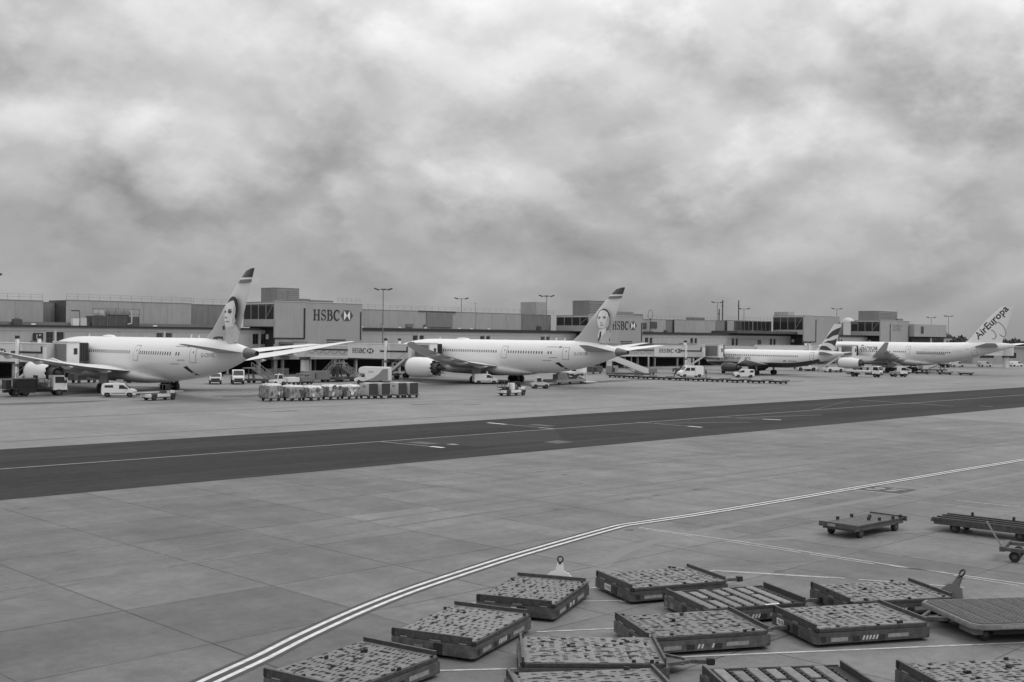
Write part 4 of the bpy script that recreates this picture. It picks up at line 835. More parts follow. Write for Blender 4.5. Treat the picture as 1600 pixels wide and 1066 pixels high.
def wide_jet():
    p = Plane('airliner', 'white wide-body airliner at the right with airline lettering up its tail fin', (294.5,117), [(0,7.95,7.25,.3),(2,8.15,6.6,.7),(5,8.35,5.75,1.2),(10,8.3,4.3,2.0),(14,8.2,3.35,2.5),(18,8.13,2.75,2.76),(22,8.08,2.47,2.82),(46,8.08,2.44,2.82),(49,8.0,2.44,2.8),(52,7.6,2.5,2.6),(55,6.7,2.85,2.05),(57,5.7,3.3,1.35),(58.3,4.9,3.8,.65),(58.8,4.4,4.2,.1)])
    p.body('fuselage', W['acwhite'], 0, 58.8, 80, cap0=True, cap1=True)
    fr = []
    for a, w_, zb_, zt_ in [(19.5,.6,2.5,2.8),(22,2.2,2.1,3.2),(26,3.1,1.85,3.9),(33,3.3,1.8,4.1),(39,3.0,1.9,3.6),(43,.8,2.4,2.8)]:
        fr.append([(w_*math.copysign(abs(math.cos(R(q)))**.7, math.cos(R(q))), a, (zb_+zt_)/2+(zt_-zb_)/2*math.sin(R(q))) for q in range(0, 360, 12)])
    MB().loft(fr, cap0=True, cap1=True).build('belly_fairing', W['fairing'], p.t, smooth=True)
    wz = lambda l: 3.5+.1*(l-2.8)
    for sd_ in (-1, 1):
        w_ = p.foil('wing', W['wing'], [(2.2,38.6,27.3,3.4,1.3),(2.9,38.0,27.4,wz(2.9),1.2),(9.5,33.2,27.0,wz(9.5),.75),(16,29.2,24.4,wz(16),.5),(23,25,21.4,wz(23),.34),(29.5,21,18.9,wz(29.5),.2)], sd_)
        MB().hexa([(sd_*29.5,20.9,wz(29.5)),(sd_*29.62,20.9,wz(29.5)),(sd_*29.62,18.8,wz(29.5)),(sd_*29.5,18.8,wz(29.5))],[(sd_*30.3,18.9,wz(29.5)+1.9),(sd_*30.36,18.9,wz(29.5)+1.9),(sd_*30.36,17.9,wz(29.5)+1.9),(sd_*30.3,17.9,wz(29.5)+1.9)]).build('winglet', W['acgrey'], w_)
        for l, ln in ((6.5,3.6),(13,3.2),(18,2.8),(23,2.3)):
            te = 27.2 if l < 10 else 26.8-(l-9.5)*.41; zz = wz(l)-.35
            fr = [[(sd_*l+.28*k*math.cos(R(q)), te+ln*.7-ln*1.3*u, zz+.42*k*math.sin(R(q))) for q in range(0,360,30)] for u, k in ((0,.1),(.15,.7),(.4,1),(.7,.75),(1,.06))]
            MB().loft(fr, cap0=True, cap1=True).build('flap_track_fairing', W['acgrey'], w_, smooth=True)
        e = p.engine(sd_, 9.4, 2.35, 1.5, 42.6, 36.6, 34.6, 0)
        MB().hexa([(sd_*9.25,41,3.7),(sd_*9.55,41,3.7),(sd_*9.55,33,3.1),(sd_*9.25,33,3.1)],[(sd_*9.3,37,4.4),(sd_*9.5,37,4.4),(sd_*9.5,31,4.0),(sd_*9.3,31,4.0)]).build('pylon', W['acwhite'], e)
        p.foil('horizontal_stabilizer', W['acgrey'] if sd_ < 0 else W['acwhite'], [(.8,9.8,3.6,7.15,.55),(5,6.5,2.0,7.6,.35),(9.7,2.9,.6,8.1,.14)], sd_)  # port half coloured grey for the shade beneath it, starboard white
    f = p.fin('fin', W['acwhite'], [(7.6,13.2),(8.3,12.4),(8.9,11.4),(9.8,10.6),(13.5,7.4),(16.9,3.6),(17.4,2.9)], [(7.6,3.1),(17.4,.2)], (7.6,17.4), .6)
    p.text('tail_titles', 'AirEuropa', W['black'], 2.6, 8.8, 8.95, 45.5, .05, .02, p.finhalf, f)
    sw = [stroke([(q[0], q[1], .22) for q in ellipse(3.25,11.6,.95,2.0,26,-30)[4:25]]), stroke([(q[0], q[1], .22) for q in ellipse(5.3,10.3,.8,1.2,22,-30)[7:20]])]
    p.decal('tail_emblem', W['mid'], sw[0]+sw[1], f, (-1,), .03, p.finhalf)
    p.text('titles', 'Europa', W['black'], 1.8, 40.4, 5.95, 0, .03)
    p.windows([(50,41,.55),(39.9,31.6,.55),(30.5,27,.55),(24,15.0,.55)], 5.55, .26, .36, 'glass')
    p.decal('grey_banner', W['mid'], p.strips(16.5,24.1,5.0,5.32,2), None, (-1,), .025)
    
    for q in range(12): p.decal('script_stroke', W['light'], stroke([(22.7-.62*q, 6.1, .09), (22.5-.62*q, 6.5+.2*(q % 3 == 0), .12), (22.3-.62*q, 6.15, .09)]), None, (-1,), .025)
    p.decal('small_lettering', W['light'], [[(21.2,6.95),(15,7.05),(15,7.1),(21.2,7.0)],[(20.4,4.5),(19,4.5),(19,4.65),(20.4,4.65)],[(11.5,6.4),(10.2,6.4),(10.2,6.6),(11.5,6.6)]], None, (-1,), .025)
    for q in range(5): p.decal('script_stroke', W['light'], stroke([(14.6-.55*q, 5.6, .1), (14.3-.55*q, 6.3+.3*(q % 2), .12), (14.15-.55*q, 5.7, .08)]), None, (-1,), .025)
    for a in (47.6, 26.0, 8.6): p.door(a, a+1.1, 4.95, 6.9)
    p.gear(5.3, 29.6, .7, .5, (-.95, .95), 3.4, .7, (1.5, 3.4)); p.gear(0, 52.2, .52, .38, (0,), 2.8, .38)
wide_jet()
# ------------------------------------------------------------------ cargo dollies in the foreground
def deck_mesh(seed):
    nx, ny, cx, cy = 50, 35, .072, .072; hole = set(); rr = random.Random(seed)
    for i in range(2, nx-3, 4):
        for j in range(2, ny-2, 2 if seed % 2 else 3):
            jj = min(ny-3, j + (1 if (i//4) % 2 else 0)); q = i + rr.choice((0, 0, 1)); u = rr.random()
            if u < .72: hole |= {(q, jj), (q+1, jj)}
            elif u < .8: hole |= {(q, jj), (q+1, jj), (q, jj+1), (q+1, jj+1)}
            elif u < .86: hole |= {(q, jj), (q, jj+1)}
    for i in (8, 18, 30, 40):
        for j in (8, 14, 20, 27):
            if (i in (18, 30)) == (j in (14, 20)) or rr.random() < .25:
                for k in range(-3, 4): hole.add((i+k, j))
                for k in (-1, 0, 1): hole |= {(i+k, j+1)}
    for i in range(3, nx-2, 8):
        for j in (0, ny-1):
            if rr.random() < .7: hole |= {(i, j), (i+1, j), (i+2, j)}
    mb = MB(); X = lambda i: -1.8+i*cx; Y = lambda j: -1.26+j*cy; z1, z0 = .55, .505
    idx = {}
    def V(i, j, z):
        k = (i, j, z)
        if k not in idx: idx[k] = len(mb.v); mb.v.append((X(i), Y(j), z))
        return idx[k]
    solid = lambda i, j: 0 <= i < nx and 0 <= j < ny and (i, j) not in hole
    for i in range(nx):
        for j in range(ny):
            if not solid(i, j): continue
            mb.f.append((V(i,j,z1), V(i+1,j,z1), V(i+1,j+1,z1), V(i,j+1,z1)))
            for di, dj, a, b in ((-1,0,(i,j+1),(i,j)), (1,0,(i+1,j),(i+1,j+1)), (0,-1,(i,j),(i+1,j)), (0,1,(i+1,j+1),(i,j+1))):
                if not solid(i+di, j+dj): mb.f.append((V(*a,z0), V(*b,z0), V(*b,z1), V(*a,z1)))
    casters = []
    for (i, j) in sorted(hole):
        if (i-1, j) not in hole and (i+1, j) in hole and (i+2, j) not in hole: casters.append((X(i+1), Y(j)+cy/2))
    return mb.mesh('deck', W['deck'], fix=False), casters
def oct_(hx, hy, c): return [(-hx+c,-hy),(hx-c,-hy),(hx,-hy+c),(hx,hy-c),(hx-c,hy),(-hx+c,hy),(-hx,hy-c),(-hx,-hy+c)]
GRP = 'cargo dollies parked in the foreground'
def chassis(t, side=True):
    rr = random.Random(int(t.location.x*53)); J = lambda a: rr.uniform(-a, a)
    MB().prism(oct_(1.94,1.34,.11), 'z', .1, .43).build('chassis', W['dolly'], t, bev=.014); MB().prism(oct_(1.72,1.22,.08), 'z', .43, .5).build('underframe', W['deckdark'], t)
    for s in (-1, 1):
        b = MB(); x = s*1.83
        n = 7; pts = [(x+J(.008), -1.2+2.46*k/n, J(.012)) for k in range(n+1)]       # a rail knocked slightly out of true
        for k in range(n):
            (xa, ya, za), (xb, yb, zb) = pts[k], pts[k+1]; b.hexa([(xa-.03,ya,.44),(xa+.03,ya,.44),(xb+.03,yb,.44),(xb-.03,yb,.44)], [(xa-.03,ya,.645+za),(xa+.03,ya,.645+za),(xb+.03,yb,.645+zb),(xb-.03,yb,.645+zb)])
        b.build('end_rail', W['rail'], t, fix=False); part('rail_cap', W['dolly'], t, (x-.034, x+.034, -1.2, 1.26, .648, .662))
        part('side_rail', W['rail'], t, (-1.78, 1.78, s*1.295-.03, s*1.295+.03, .44, .535), bev=.008)
        for k in (-1.1, -.2, .75): part('rail_gap_light', W['sticker'], t, (s*1.865-.004, s*1.865+.004, k+J(.1), k+.28, .445, .475))
        for q in (-.9, .9): wheel(t, s*1.15, q, .165, .12)
    for s in (-1, 1):
        y0, y1 = s*1.344-.003, s*1.344+.003
        part('pocket', W['black'], t, (-1.74, -1.58, y0, y1, .16, .33)); part('pocket', W['black'], t, (-.72, -.48, y0, y1, .14, .29)); part('pocket', W['black'], t, (.13, .37, y0, y1, .14, .29))
        part('reflective_panel', W['sticker'], t, (-1.42, -.85+J(.12), y0, y1, .17+J(.01), .28)); part('reflective_panel', W['sticker'], t, (.5+J(.08), 1.25+J(.12), y0, y1, .19, .30+J(.01)))
        for k in range(5):
            if rr.random() < .2: continue
            x = -.4+.11*k; MB().prism([(x,.17),(x+.055,.17),(x+.1,.29),(x+.045,.29)], 'y', y0-.001, y1+.001).build('hazard_stripe', W['light'], t)
    part('hand_brake', W['black'], t, (-1.96,-1.942,-.35,-.08,.12,.42))
    for k in range(3): y = J(1.0); part('scuff_plate', W[rr.choice(['grey','dark','rail'])], t, (-1.945,-1.941,y,y+rr.uniform(.1,.35),.15+J(.03),.3+J(.05)))
def tow_up(t, mt, x=1.99, y=-.2, lean=8, k=1.0):
    M = Matrix.Translation((x, y, .25)) @ Matrix.Rotation(R(lean), 4, 'Y') @ Matrix.Scale(k, 4); mb = MB(M)
    mb.prism([(-.68,0),(.68,0),(.68,.22),(.36,.55),(.16,.62),(.12,.9),(-.12,.9),(-.16,.62),(-.36,.55),(-.68,.22)], 'x', -.03, .03)
    b = mb.build('tow_bar', mt, t, bev=.012); r = MB(M)
    for i in range(14):
        a, c = 6.2832*i/14, 6.2832*(i+1)/14; r.tube((0,.11*math.sin(a),1.04+.11*math.cos(a)), (0,.11*math.sin(c),1.04+.11*math.cos(c)), .03, n=6)
    r.box(-.05,.05,-.05,.05,.86,.95); r.build('tow_eye', W['black'], b); m = MB(M); m.box(-.04,.04,-.09,.07,.2,.42); m.build('latch', W['dark'], b)
def tow_down(t, x=1.88, ln=1.3):
    mb = MB(); mb.bar((x,-.55,.3),(x+ln*.6,-.06,.26),.09,.09); mb.bar((x,.55,.3),(x+ln*.6,.06,.26),.09,.09); mb.bar((x+ln*.5,0,.26),(x+ln,0,.24),.12,.1); b = mb.build('tow_bar', W['dolly'], t)
    part('tow_plate', W['dolly'], b, (x+.05, x+ln*.45, -.35, .35, .24, .27)); part('coupling', W['black'], b, (x+ln*.95, x+ln*1.12, -.09, .09, .16, .34), bev=.02)
decks = [deck_mesh(s) for s in (1, 2, 3, 4, 5, 7)]
def roller_dolly(label, loc, rz, k=0, tow=None, sticker=0):
    t = thing('cargo_dolly', label, 'cargo dolly', (loc[0], loc[1], 0), rz, GRP); chassis(t); d = link('deck', decks[k][0], t); rr = random.Random(int(loc[0]*97))
    c = MB()
    for x, y in decks[k][1]: c.tube((x, y-.016, .53), (x, y+.016, .53), .03, n=6)
    c = c.build('casters', W['caster'], d); c['kind'] = 'stuff'
    for q in range(7):
        x, y = rr.choice([(-1.7,1.2),(1.2,1.22),(.9,.5),(.2,-1.22),(1.5,-1.2),(-1.2,-1.2),(-.5,.3),(1.0,-1.22),(-1.72,.2),(0,.9)]); x += rr.uniform(-.12,.12); y += rr.uniform(-.05,.05)
        part('cargo_stop', W['black'], d, (x-.05, x+.05, y-.035, y+.035, .545, .585+.05*rr.random()), bev=.01)
    part('corner_lug', W['black'], t, (-1.88,-1.76,1.2,1.32,.44,.66), bev=.02); part('corner_lug', W['black'], t, (-1.9,-1.76,-1.31,-1.21,.44,.56), bev=.02)
    if sticker:
        p = part('number_plate', W['offwhite'], t, (-1.952,-1.944,sticker-.42,sticker,.18,.38))
        for q in range(4): part('worn_digit', W['dark'], p, (-1.956,-1.9525,sticker-.39+.09*q,sticker-.345+.09*q,.22,.35))
    if tow == 'down': tow_down(t)
    elif tow: tow_up(t, W[tow], y=-.2 if tow == 'offwhite' else -.75, k=.9 if tow == 'offwhite' else 1.05, lean=8 if tow == 'offwhite' else 30)
    return t
roller_dolly('steel cargo dolly at the bottom left beside the double white line', (18.07,23.58), 11.5, 0, None)
roller_dolly('steel cargo dolly second from the double white line, row at left', (23.0,24.85), 20, 3, None)
roller_dolly('steel cargo dolly with a raised white tow bar behind it', (27.7,26.5), 24.7, 1, 'offwhite', .1)
roller_dolly('steel cargo dolly at the back centre of the parked group, white plate on its end', (32.4,24.9), -22, 2, 'down', .5)
roller_dolly('steel cargo dolly between the two slatted dollies and the white ground line, centre', (27.85,20.3), -29.5, 4, 'down', -.2)
roller_dolly('steel cargo dolly right of centre with its tow bar coupled towards the mesh-deck dolly', (32.2,17.6), -29.5, 5, 'down', .9)
roller_dolly('steel cargo dolly with a raised grey tow bar at the right', (36.1,18.6), -31.5, 2, 'dark')
roller_dolly('steel cargo dolly lying square to the viewer in the front centre', (23.5,20.4), -44, 2, 'down')
roller_dolly('steel cargo dolly cut by the bottom edge below the front centre one', (21.1,18.25), -36, 3, None)
roller_dolly('steel cargo dolly cut by the bottom right corner', (29.1,12.0), -33.8, 4, None)
def slat_dolly(label, loc, rz, tow=None):
    t = thing('slatted_dolly', label, 'cargo dolly', (loc[0], loc[1], 0), rz, GRP); chassis(t); rr = random.Random(int(loc[0]*31))
    part('deck_pan', W['deckdark'], t, (-1.78,1.78,-1.26,1.26,.49,.505))
    xs = [-1.6,-1.17,-.72,-.28,.17,.62,1.06]
    for q, x in enumerate(xs):
        segs = [(-1.2,1.2)] if q in (0,2,4,6) else ([(-1.2,-.25),(.15,1.0)] if q == 1 else [(-1.2,.1),(.3,1.05)])
        for a, b in segs:
            w = .28; p = part('roller_panel', W['roller'], t, (x,x+w,a,b,.506,.535)); m = MB(); n = int((b-a)/.075)
            for i in range(n): m.tube((x+.01, a+.04+i*.075, .535), (x+w-.01, a+.04+i*.075, .535), .03, n=6)
            m = m.build('rollers', W['roller'], p); m['kind'] = 'stuff'
        c = MB()
        for i in range(11): y = -1.15+.22*i+rr.uniform(-.03,.03); c.box(x+.31, x+.31+rr.uniform(.03,.09), y, y+.09, .506, .57)
        c = c.build('casters', W['caster'], t); c['kind'] = 'stuff'
    part('label_plate', W['offwhite'], t, (.35,.85,-1.3,-1.2,.54,.545))
    if tow == 'down': tow_down(t)
slat_dolly('cargo dolly with pale slatted roller panels behind the centre dolly', (31.75,21.4), -26, 'down')
slat_dolly('cargo dolly with pale slatted roller panels cut by the bottom edge', (24.95,15.15), -36.3)
mt_ = thing('mesh_deck_dolly', 'pale-framed dolly with a round-cornered mesh roller deck at the right edge', 'cargo dolly', (36.2,14.5,0), -35.5, GRP)
MB().prism(oct_(2.05,1.66,.26), 'z', .44, .60).build('frame', mat('pale_frame', .19, .55, .35, 4), mt_, bev=.03); MB().prism(oct_(1.95,1.56,.22), 'z', .6, .612).build('deck', W['black'], mt_)
m = MB()
for i in range(30):
    for j in range(22):
        x = -1.85+3.7*i/29; y = -1.46+2.92*j/21
        if (i % 5 == 4) or (abs(x) > 1.75 and abs(y) > 1.3): continue
        m.box(x-.04, x+.04, y-.022, y+.022, .612, .632)
m = m.build('deck_rollers', W['roller'], mt_); m['kind'] = 'stuff'
part('label_plate', W['sticker'], mt_, (-1.2,-.4,-1.668,-1.66,.48,.57)); part('end_panel', W['grey'], mt_, (-1.8,-1.5,-1.2,-.4,.2,.435)); part('lower_skirt', W['deckdark'], mt_, (-1.3,1.3,-1.4,1.4,.24,.435))
for x in (-1.4, 1.4):
    for y in (-1.1, 1.1): wheel(mt_, x, y, .2, .16)
mb = MB(); mb.bar((-2.0,-.1,.42),(-2.7,.1,.4),.12,.12); mb.bar((-2.0,.9,.42),(-2.7,.2,.4),.1,.1); mb.build('tow_bar', W['dolly'], mt_)
fd = thing('flatbed_dolly', 'low dark flatbed trolley on small wheels standing alone at the right', 'cargo dolly', (49.5,26.4,0), -2.5, 'trolleys at the right edge')
part('deck', W['dolly'], fd, (-2.15,2.15,-.85,.85,.50,.58), bev=.01); part('frame', W['dark'], fd, (-2.1,2.1,-.82,.82,.32,.49)); part('end_rail', W['dolly'], fd, (-2.22,-2.14,-.95,.95,.42,.64)); part('end_rail', W['dolly'], fd, (2.14,2.22,-.95,.95,.42,.64))
part('number_plate', W['sticker'], fd, (-2.23,-2.221,.1,.5,.46,.58)); mb = MB(); mb.bar((2.2,.2,.42),(4.3,.6,.22),.07,.07); mb.build('tow_bar', W['dolly'], fd)
for x in (-1.55, 1.5):
    for y in (-.72, .72): wheel(fd, x, y, .2, .2)
for x, y in ((-.9,.8),(.3,.8),(.1,-.2),(.7,.1),(.35,-.6),(1.2,-.8),(1.9,-.78)): part('cargo_stop', W['black'], fd, (x-.06,x+.06,y-.05,y+.05,.575,.72))
ld = thing('long_frame_trolley', 'long open-frame trolley with side rails at the right edge', 'cargo dolly', (53.4,20.9,0), -88, 'trolleys at the right edge')
part('deck_plate', W['deckdark'], ld, (-3.4,3.4,-.8,.8,.44,.5)); part('side_skirt', W['rail'], ld, (-3.5,3.5,-.96,-.9,.34,.62))
for y in (-.85,-.3,.3,.85): part('long_beam', W['rail'], ld, (-3.6,3.6,y-.07,y+.07,.50,.64), bev=.01)
part('cross_beam', W['dark'], ld, (-3.65,-3.45,-.95,.95,.44,.58)); part('cross_beam', W['dark'], ld, (-1.2,-1.0,-.9,.9,.38,.495)); part('cross_beam', W['dark'], ld, (1.2,1.4,-.9,.9,.38,.495)); part('cross_beam', W['dark'], ld, (3.45,3.65,-.95,.95,.44,.58))
for x in (-2.4,-.5,1.4,3): part('rail_post', W['black'], ld, (x-.05,x+.05,.8,.9,.64,.80))
for x in (-2.6,.35,3.0):
    for y in (-.7,.7): wheel(ld, x, y, .22, .22)
sd2 = thing('small_frame_trolley', 'small open-frame trolley with an upright draw bar cut by the right edge', 'cargo dolly', (48.3,18.2,0), -75, 'trolleys at the right edge')
part('frame', W['dolly'], sd2, (-1.2,1.6,-.9,-.75,.44,.58), (-1.2,1.6,.75,.9,.44,.58)); part('cross_beam', W['dark'], sd2, (-1.25,-1.05,-.95,.95,.42,.62)); part('cross_beam', W['dark'], sd2, (.3,.5,-.74,.74,.46,.58)); part('cross_beam', W['dark'], sd2, (1.4,1.6,-.74,.74,.46,.58))
mb = MB(); mb.bar((-1.2,-.6,.55),(-1.75,-.75,1.55),.07,.07); mb.build('draw_bar', W['mid'], sd2)
for x in (-.7,1.2):
    for y in (-.65,.65): wheel(sd2, x, y, .22, .2)

# ------------------------------------------------------------------ vehicles
def quad(t, name, mt, pts, parent=None):
    return MB().add(pts, [tuple(range(len(pts)))]).build(name, mt, parent or t, fix=False)
def both(t, name, mt, poly, hw, th=.012, sides=(-1,1)):
    for s in sides: MB().prism(poly, 'y', s*hw-th if s > 0 else -hw-th, s*hw+th if s > 0 else -hw+th).build(name, mt, t)
def van(name, label, loc, rz, prof, hw, wb, r, cabwin, screen, extra=(), group='white vans on the apron', mt='vanwhite'):
    t = thing(name, label, 'van', (loc[0], loc[1], 0), rz, group)
    MB().prism(prof, 'y', -hw, hw).build('body', W[mt], t, bev=.07, smooth=True)
    both(t, 'side_window', W['glass'], cabwin, hw)
    for p in extra: both(t, p[0], W[p[1]], p[2], hw, .016)
    (x0, z0), (x1, z1) = screen; d = Vector((z0-z1, 0, x1-x0)).normalized()*.02; d = d if d.x > 0 else -d
    quad(t, 'windscreen', W['glass'], [(x0+d.x, -hw*.82, z0+d.z), (x0+d.x, hw*.82, z0+d.z), (x1+d.x, hw*.74, z1+d.z), (x1+d.x, -hw*.74, z1+d.z)])
    xf = max(p[0] for p in prof); xr = min(p[0] for p in prof)
    part('front_bumper', W['dark'], t, (xf-.12, xf+.05, -hw*.92, hw*.92, .28, .52)); part('grille', W['black'], t, (xf-.06, xf+.03, -hw*.5, hw*.5, .58, .72)); part('rear_bumper', W['dark'], t, (xr-.05, xr+.1, -hw*.95, hw*.95, .3, .48))
    for s in (-1, 1):
        part('headlight', W['fascia'], t, (xf-.22, xf-.02, s*hw*.8-.14, s*hw*.8+.14, .66, .84)); part('tail_light', W['grey'], t, (xr-.03, xr+.04, s*hw*.9-.08, s*hw*.9+.08, .85, 1.25)); part('mirror', W['dark'], t, (cabwin[-1][0]-.25, cabwin[-1][0]-.1, s*(hw+.14)-.1, s*(hw+.14)+.1, cabwin[-1][1]+.02, cabwin[-1][1]+.24))
        for x in wb:
            part('wheel_arch', W['black'], t, (x-r*1.15, x+r*1.15, s*(hw-.02)-.03, s*(hw-.02)+.03, .2, r*1.95), bev=.12); wheel(t, x, s*(hw-.08), r, .2)
    return t
SP = [(-2.2,.3),(-2.24,.9),(-2.16,1.68),(-2.0,1.82),(.35,1.84),(.68,1.76),(1.42,1.13),(2.05,.98),(2.2,.72),(2.22,.3)]
SCW = [(.05,1.12),(.05,1.62),(.55,1.64),(1.22,1.14)]
v = van('small_van', 'small white van with rear side windows parked under the first aircraft wing', (73.1,147.2), -33, SP, .9, (-1.45,1.38), .33, SCW, ((1.42,1.13),(.68,1.76)), [('rear_window','glass',[(-1.8,1.3),(-1.75,1.6),(-.7,1.62),(-.7,1.28)]),('side_trim','dark',[(-.95,.5),(.9,.5),(.9,.6),(-.95,.6)])])
part('roof_beacon', W['light'], v, (-.6,.0,-.5,.5,1.84,1.96)); mb = MB(); mb.box(-.4,.5,-.05,.05,1.97,2.35); mb.build('roof_sign', W['mid'], v)
v = van('small_van', 'small white van beside the second aircraft main wheels', (145.0,151.6), -31, SP, .9, (-1.4,1.4), .33, SCW, ((1.42,1.13),(.68,1.76)), [('side_trim','dark',[(-1.0,.5),(.9,.5),(.9,.62),(-1.0,.62)])])
part('roof_sign', W['offwhite'], v, (.2,.35,-.5,.5,1.84,2.25))
v = van('small_van', 'small white van facing left in front of the striped-fin aircraft', (218.9,146.0), 136, SP, .9, (-1.4,1.4), .33, SCW, ((1.42,1.13),(.68,1.76)), [('rear_window','glass',[(-2.0,1.15),(-1.95,1.6),(-1.2,1.6),(-1.2,1.15)])])
HP = [(-2.75,.35),(-2.8,1.2),(-2.75,2.35),(-2.6,2.5),(1.0,2.52),(1.35,2.4),(1.95,1.5),(2.65,1.2),(2.78,.9),(2.8,.35)]
v = van('high_roof_van', 'tall white high-roof van with a dark side window beyond the low dollies', (209.2,153.4), 150, HP, 1.0, (-1.75,1.75), .36, [(.5,1.4),(.5,2.1),(1.25,2.1),(1.75,1.45)], ((1.95,1.5),(1.35,2.4)), [('rear_window','glass',[(-.6,1.45),(-.6,2.1),(.3,2.1),(.3,1.45)]),('rear_door_seam','mid',[(-.75,.6),(-.75,2.3),(-.7,2.3),(-.7,.6)])])
lv = thing('box_van', 'white box van with a grey swoosh on its side behind the container row', 'van', (127.3,161.7,0), 126, 'white vans on the apron')
MB().prism([(1.0,.45),(1.0,1.75),(1.55,1.7),(2.15,1.25),(2.95,1.05),(3.1,.75),(3.1,.4)], 'y', -.98, .98).build('cab', W['vanwhite'], lv, bev=.08, smooth=True)
MB().prism([(-3.1,.55),(-3.1,3.0),(1.6,3.05),(2.15,2.85),(2.35,2.35),(2.1,1.85),(1.1,1.8),(1.0,.55)], 'y', -1.08, 1.08).build('box_body', W['vanwhite'], lv, bev=.1, smooth=True)
quad(lv, 'windscreen', W['glass'], [(2.2,-.85,1.28),(2.2,.85,1.28),(1.75,.8,1.86),(1.75,-.8,1.86)]); both(lv, 'side_window', W['glass'], [(1.15,1.2),(1.15,1.68),(1.5,1.66),(1.95,1.25)], .98)
for s in (-1,1): MB().prism([(-3.05,.7),(-3.05,2.7),(-2.1,2.65),(-1.5,1.9),(-.4,1.1),(.9,.62),(.9,.58)], 'y', s*1.09-.008, s*1.09+.008).build('swoosh', W['mid'], lv)
for s in (-1,1): part('logo_patch', W['light'], lv, (-.5,.5,s*1.092-.006,s*1.092+.006,2.0,2.35))
part('bumper', W['dark'], lv, (3.0,3.16,-.9,.9,.35,.6)); part('underframe', W['black'], lv, (-3.0,2.6,-.9,.9,.35,.54)); part('rear_post', W['offwhite'], lv, (-3.16,-3.06,-1.12,-1.0,.5,3.05))
for s in (-1,1):
    for x in (-1.7,2.2): wheel(lv, x, s*.9, .36, .24)
    part('headlight', W['fascia'], lv, (2.98,3.12,s*.7-.15,s*.7+.15,.72,.92))

def cab(t, x0, x1, hw, z0, z1, mt='vanwhite', slope=.35):
    MB().prism([(x0,z0),(x0,z1),(x1-slope,z1),(x1,z0+(z1-z0)*.45),(x1+.05,z0)], 'y', -hw, hw).build('cab', W[mt], t, bev=.06, smooth=True)
    zm = z0+(z1-z0)*.48
    quad(t, 'windscreen', W['glass'], [(x1+.02,-hw*.86,zm),(x1+.02,hw*.86,zm),(x1-slope*.88+.02,hw*.8,z1-.12),(x1-slope*.88+.02,-hw*.8,z1-.12)])
    both(t, 'side_window', W['glass'], [(x0+.25,zm),(x0+.25,z1-.2),(x1-slope-.05,z1-.2),(x1-.2,zm)], hw); part('grille', W['dark'], t, (x1-.02,x1+.09,-hw*.6,hw*.6,z0+.12,z0+.4)); part('bumper', W['dark'], t, (x1-.05,x1+.14,-hw,hw,z0-.3,z0+.05))
    for s in (-1,1): part('headlight', W['fascia'], t, (x1,x1+.1,s*hw*.8-.14,s*hw*.8+.14,z0+.1,z0+.3)); part('mirror', W['black'], t, (x1-.25,x1-.1,s*(hw+.2)-.1,s*(hw+.2)+.1,zm,zm+.45))
tr = thing('service_truck', 'dark-bodied service truck with a white cab at the left edge', 'truck', (65.4,156.0,0), -8)
cab(tr, 2.1, 3.9, 1.15, .75, 2.75); part('chassis', W['black'], tr, (-4,3.4,-.5,.5,.5,.85))
part('load_bed', W['black'], tr, (-3.9,1.9,-1.2,1.2,.95,1.15)); part('side_locker', W['black'], tr, (-2.3,-.2,-1.22,-.8,.45,.94)); part('load_rack', W['black'], tr, (-2.6,-.1,-1.0,1.0,1.16,2.3)); part('rack_lid', W['mid'], tr, (-2.65,-.05,-1.05,1.05,2.3,2.4)); part('rear_frame', W['black'], tr, (-3.9,-3.2,-1.1,1.1,1.16,2.2))
fr = MB()
for x in (.2,1.0,1.8): fr.bar((x,-1.15,1.15),(x,-1.15,2.3),.08,.08)
fr.bar((.2,-1.15,2.3),(1.8,-1.15,2.3),.08,.08); fr.bar((.2,-1.15,1.7),(1.8,-1.15,1.75),.06,.06); fr.build('guard_rail', W['dark'], tr); part('winch_post', W['black'], tr, (-.05,.25,-.6,.6,1.16,2.75)); part('hose_reel', W['grey'], tr, (.5,1.5,-.9,.9,1.16,1.75), bev=.2)
for x in (-2.6,-1.4,2.9):
    for s in (-1,1): wheel(tr, x, s*1.0, .46, .3)
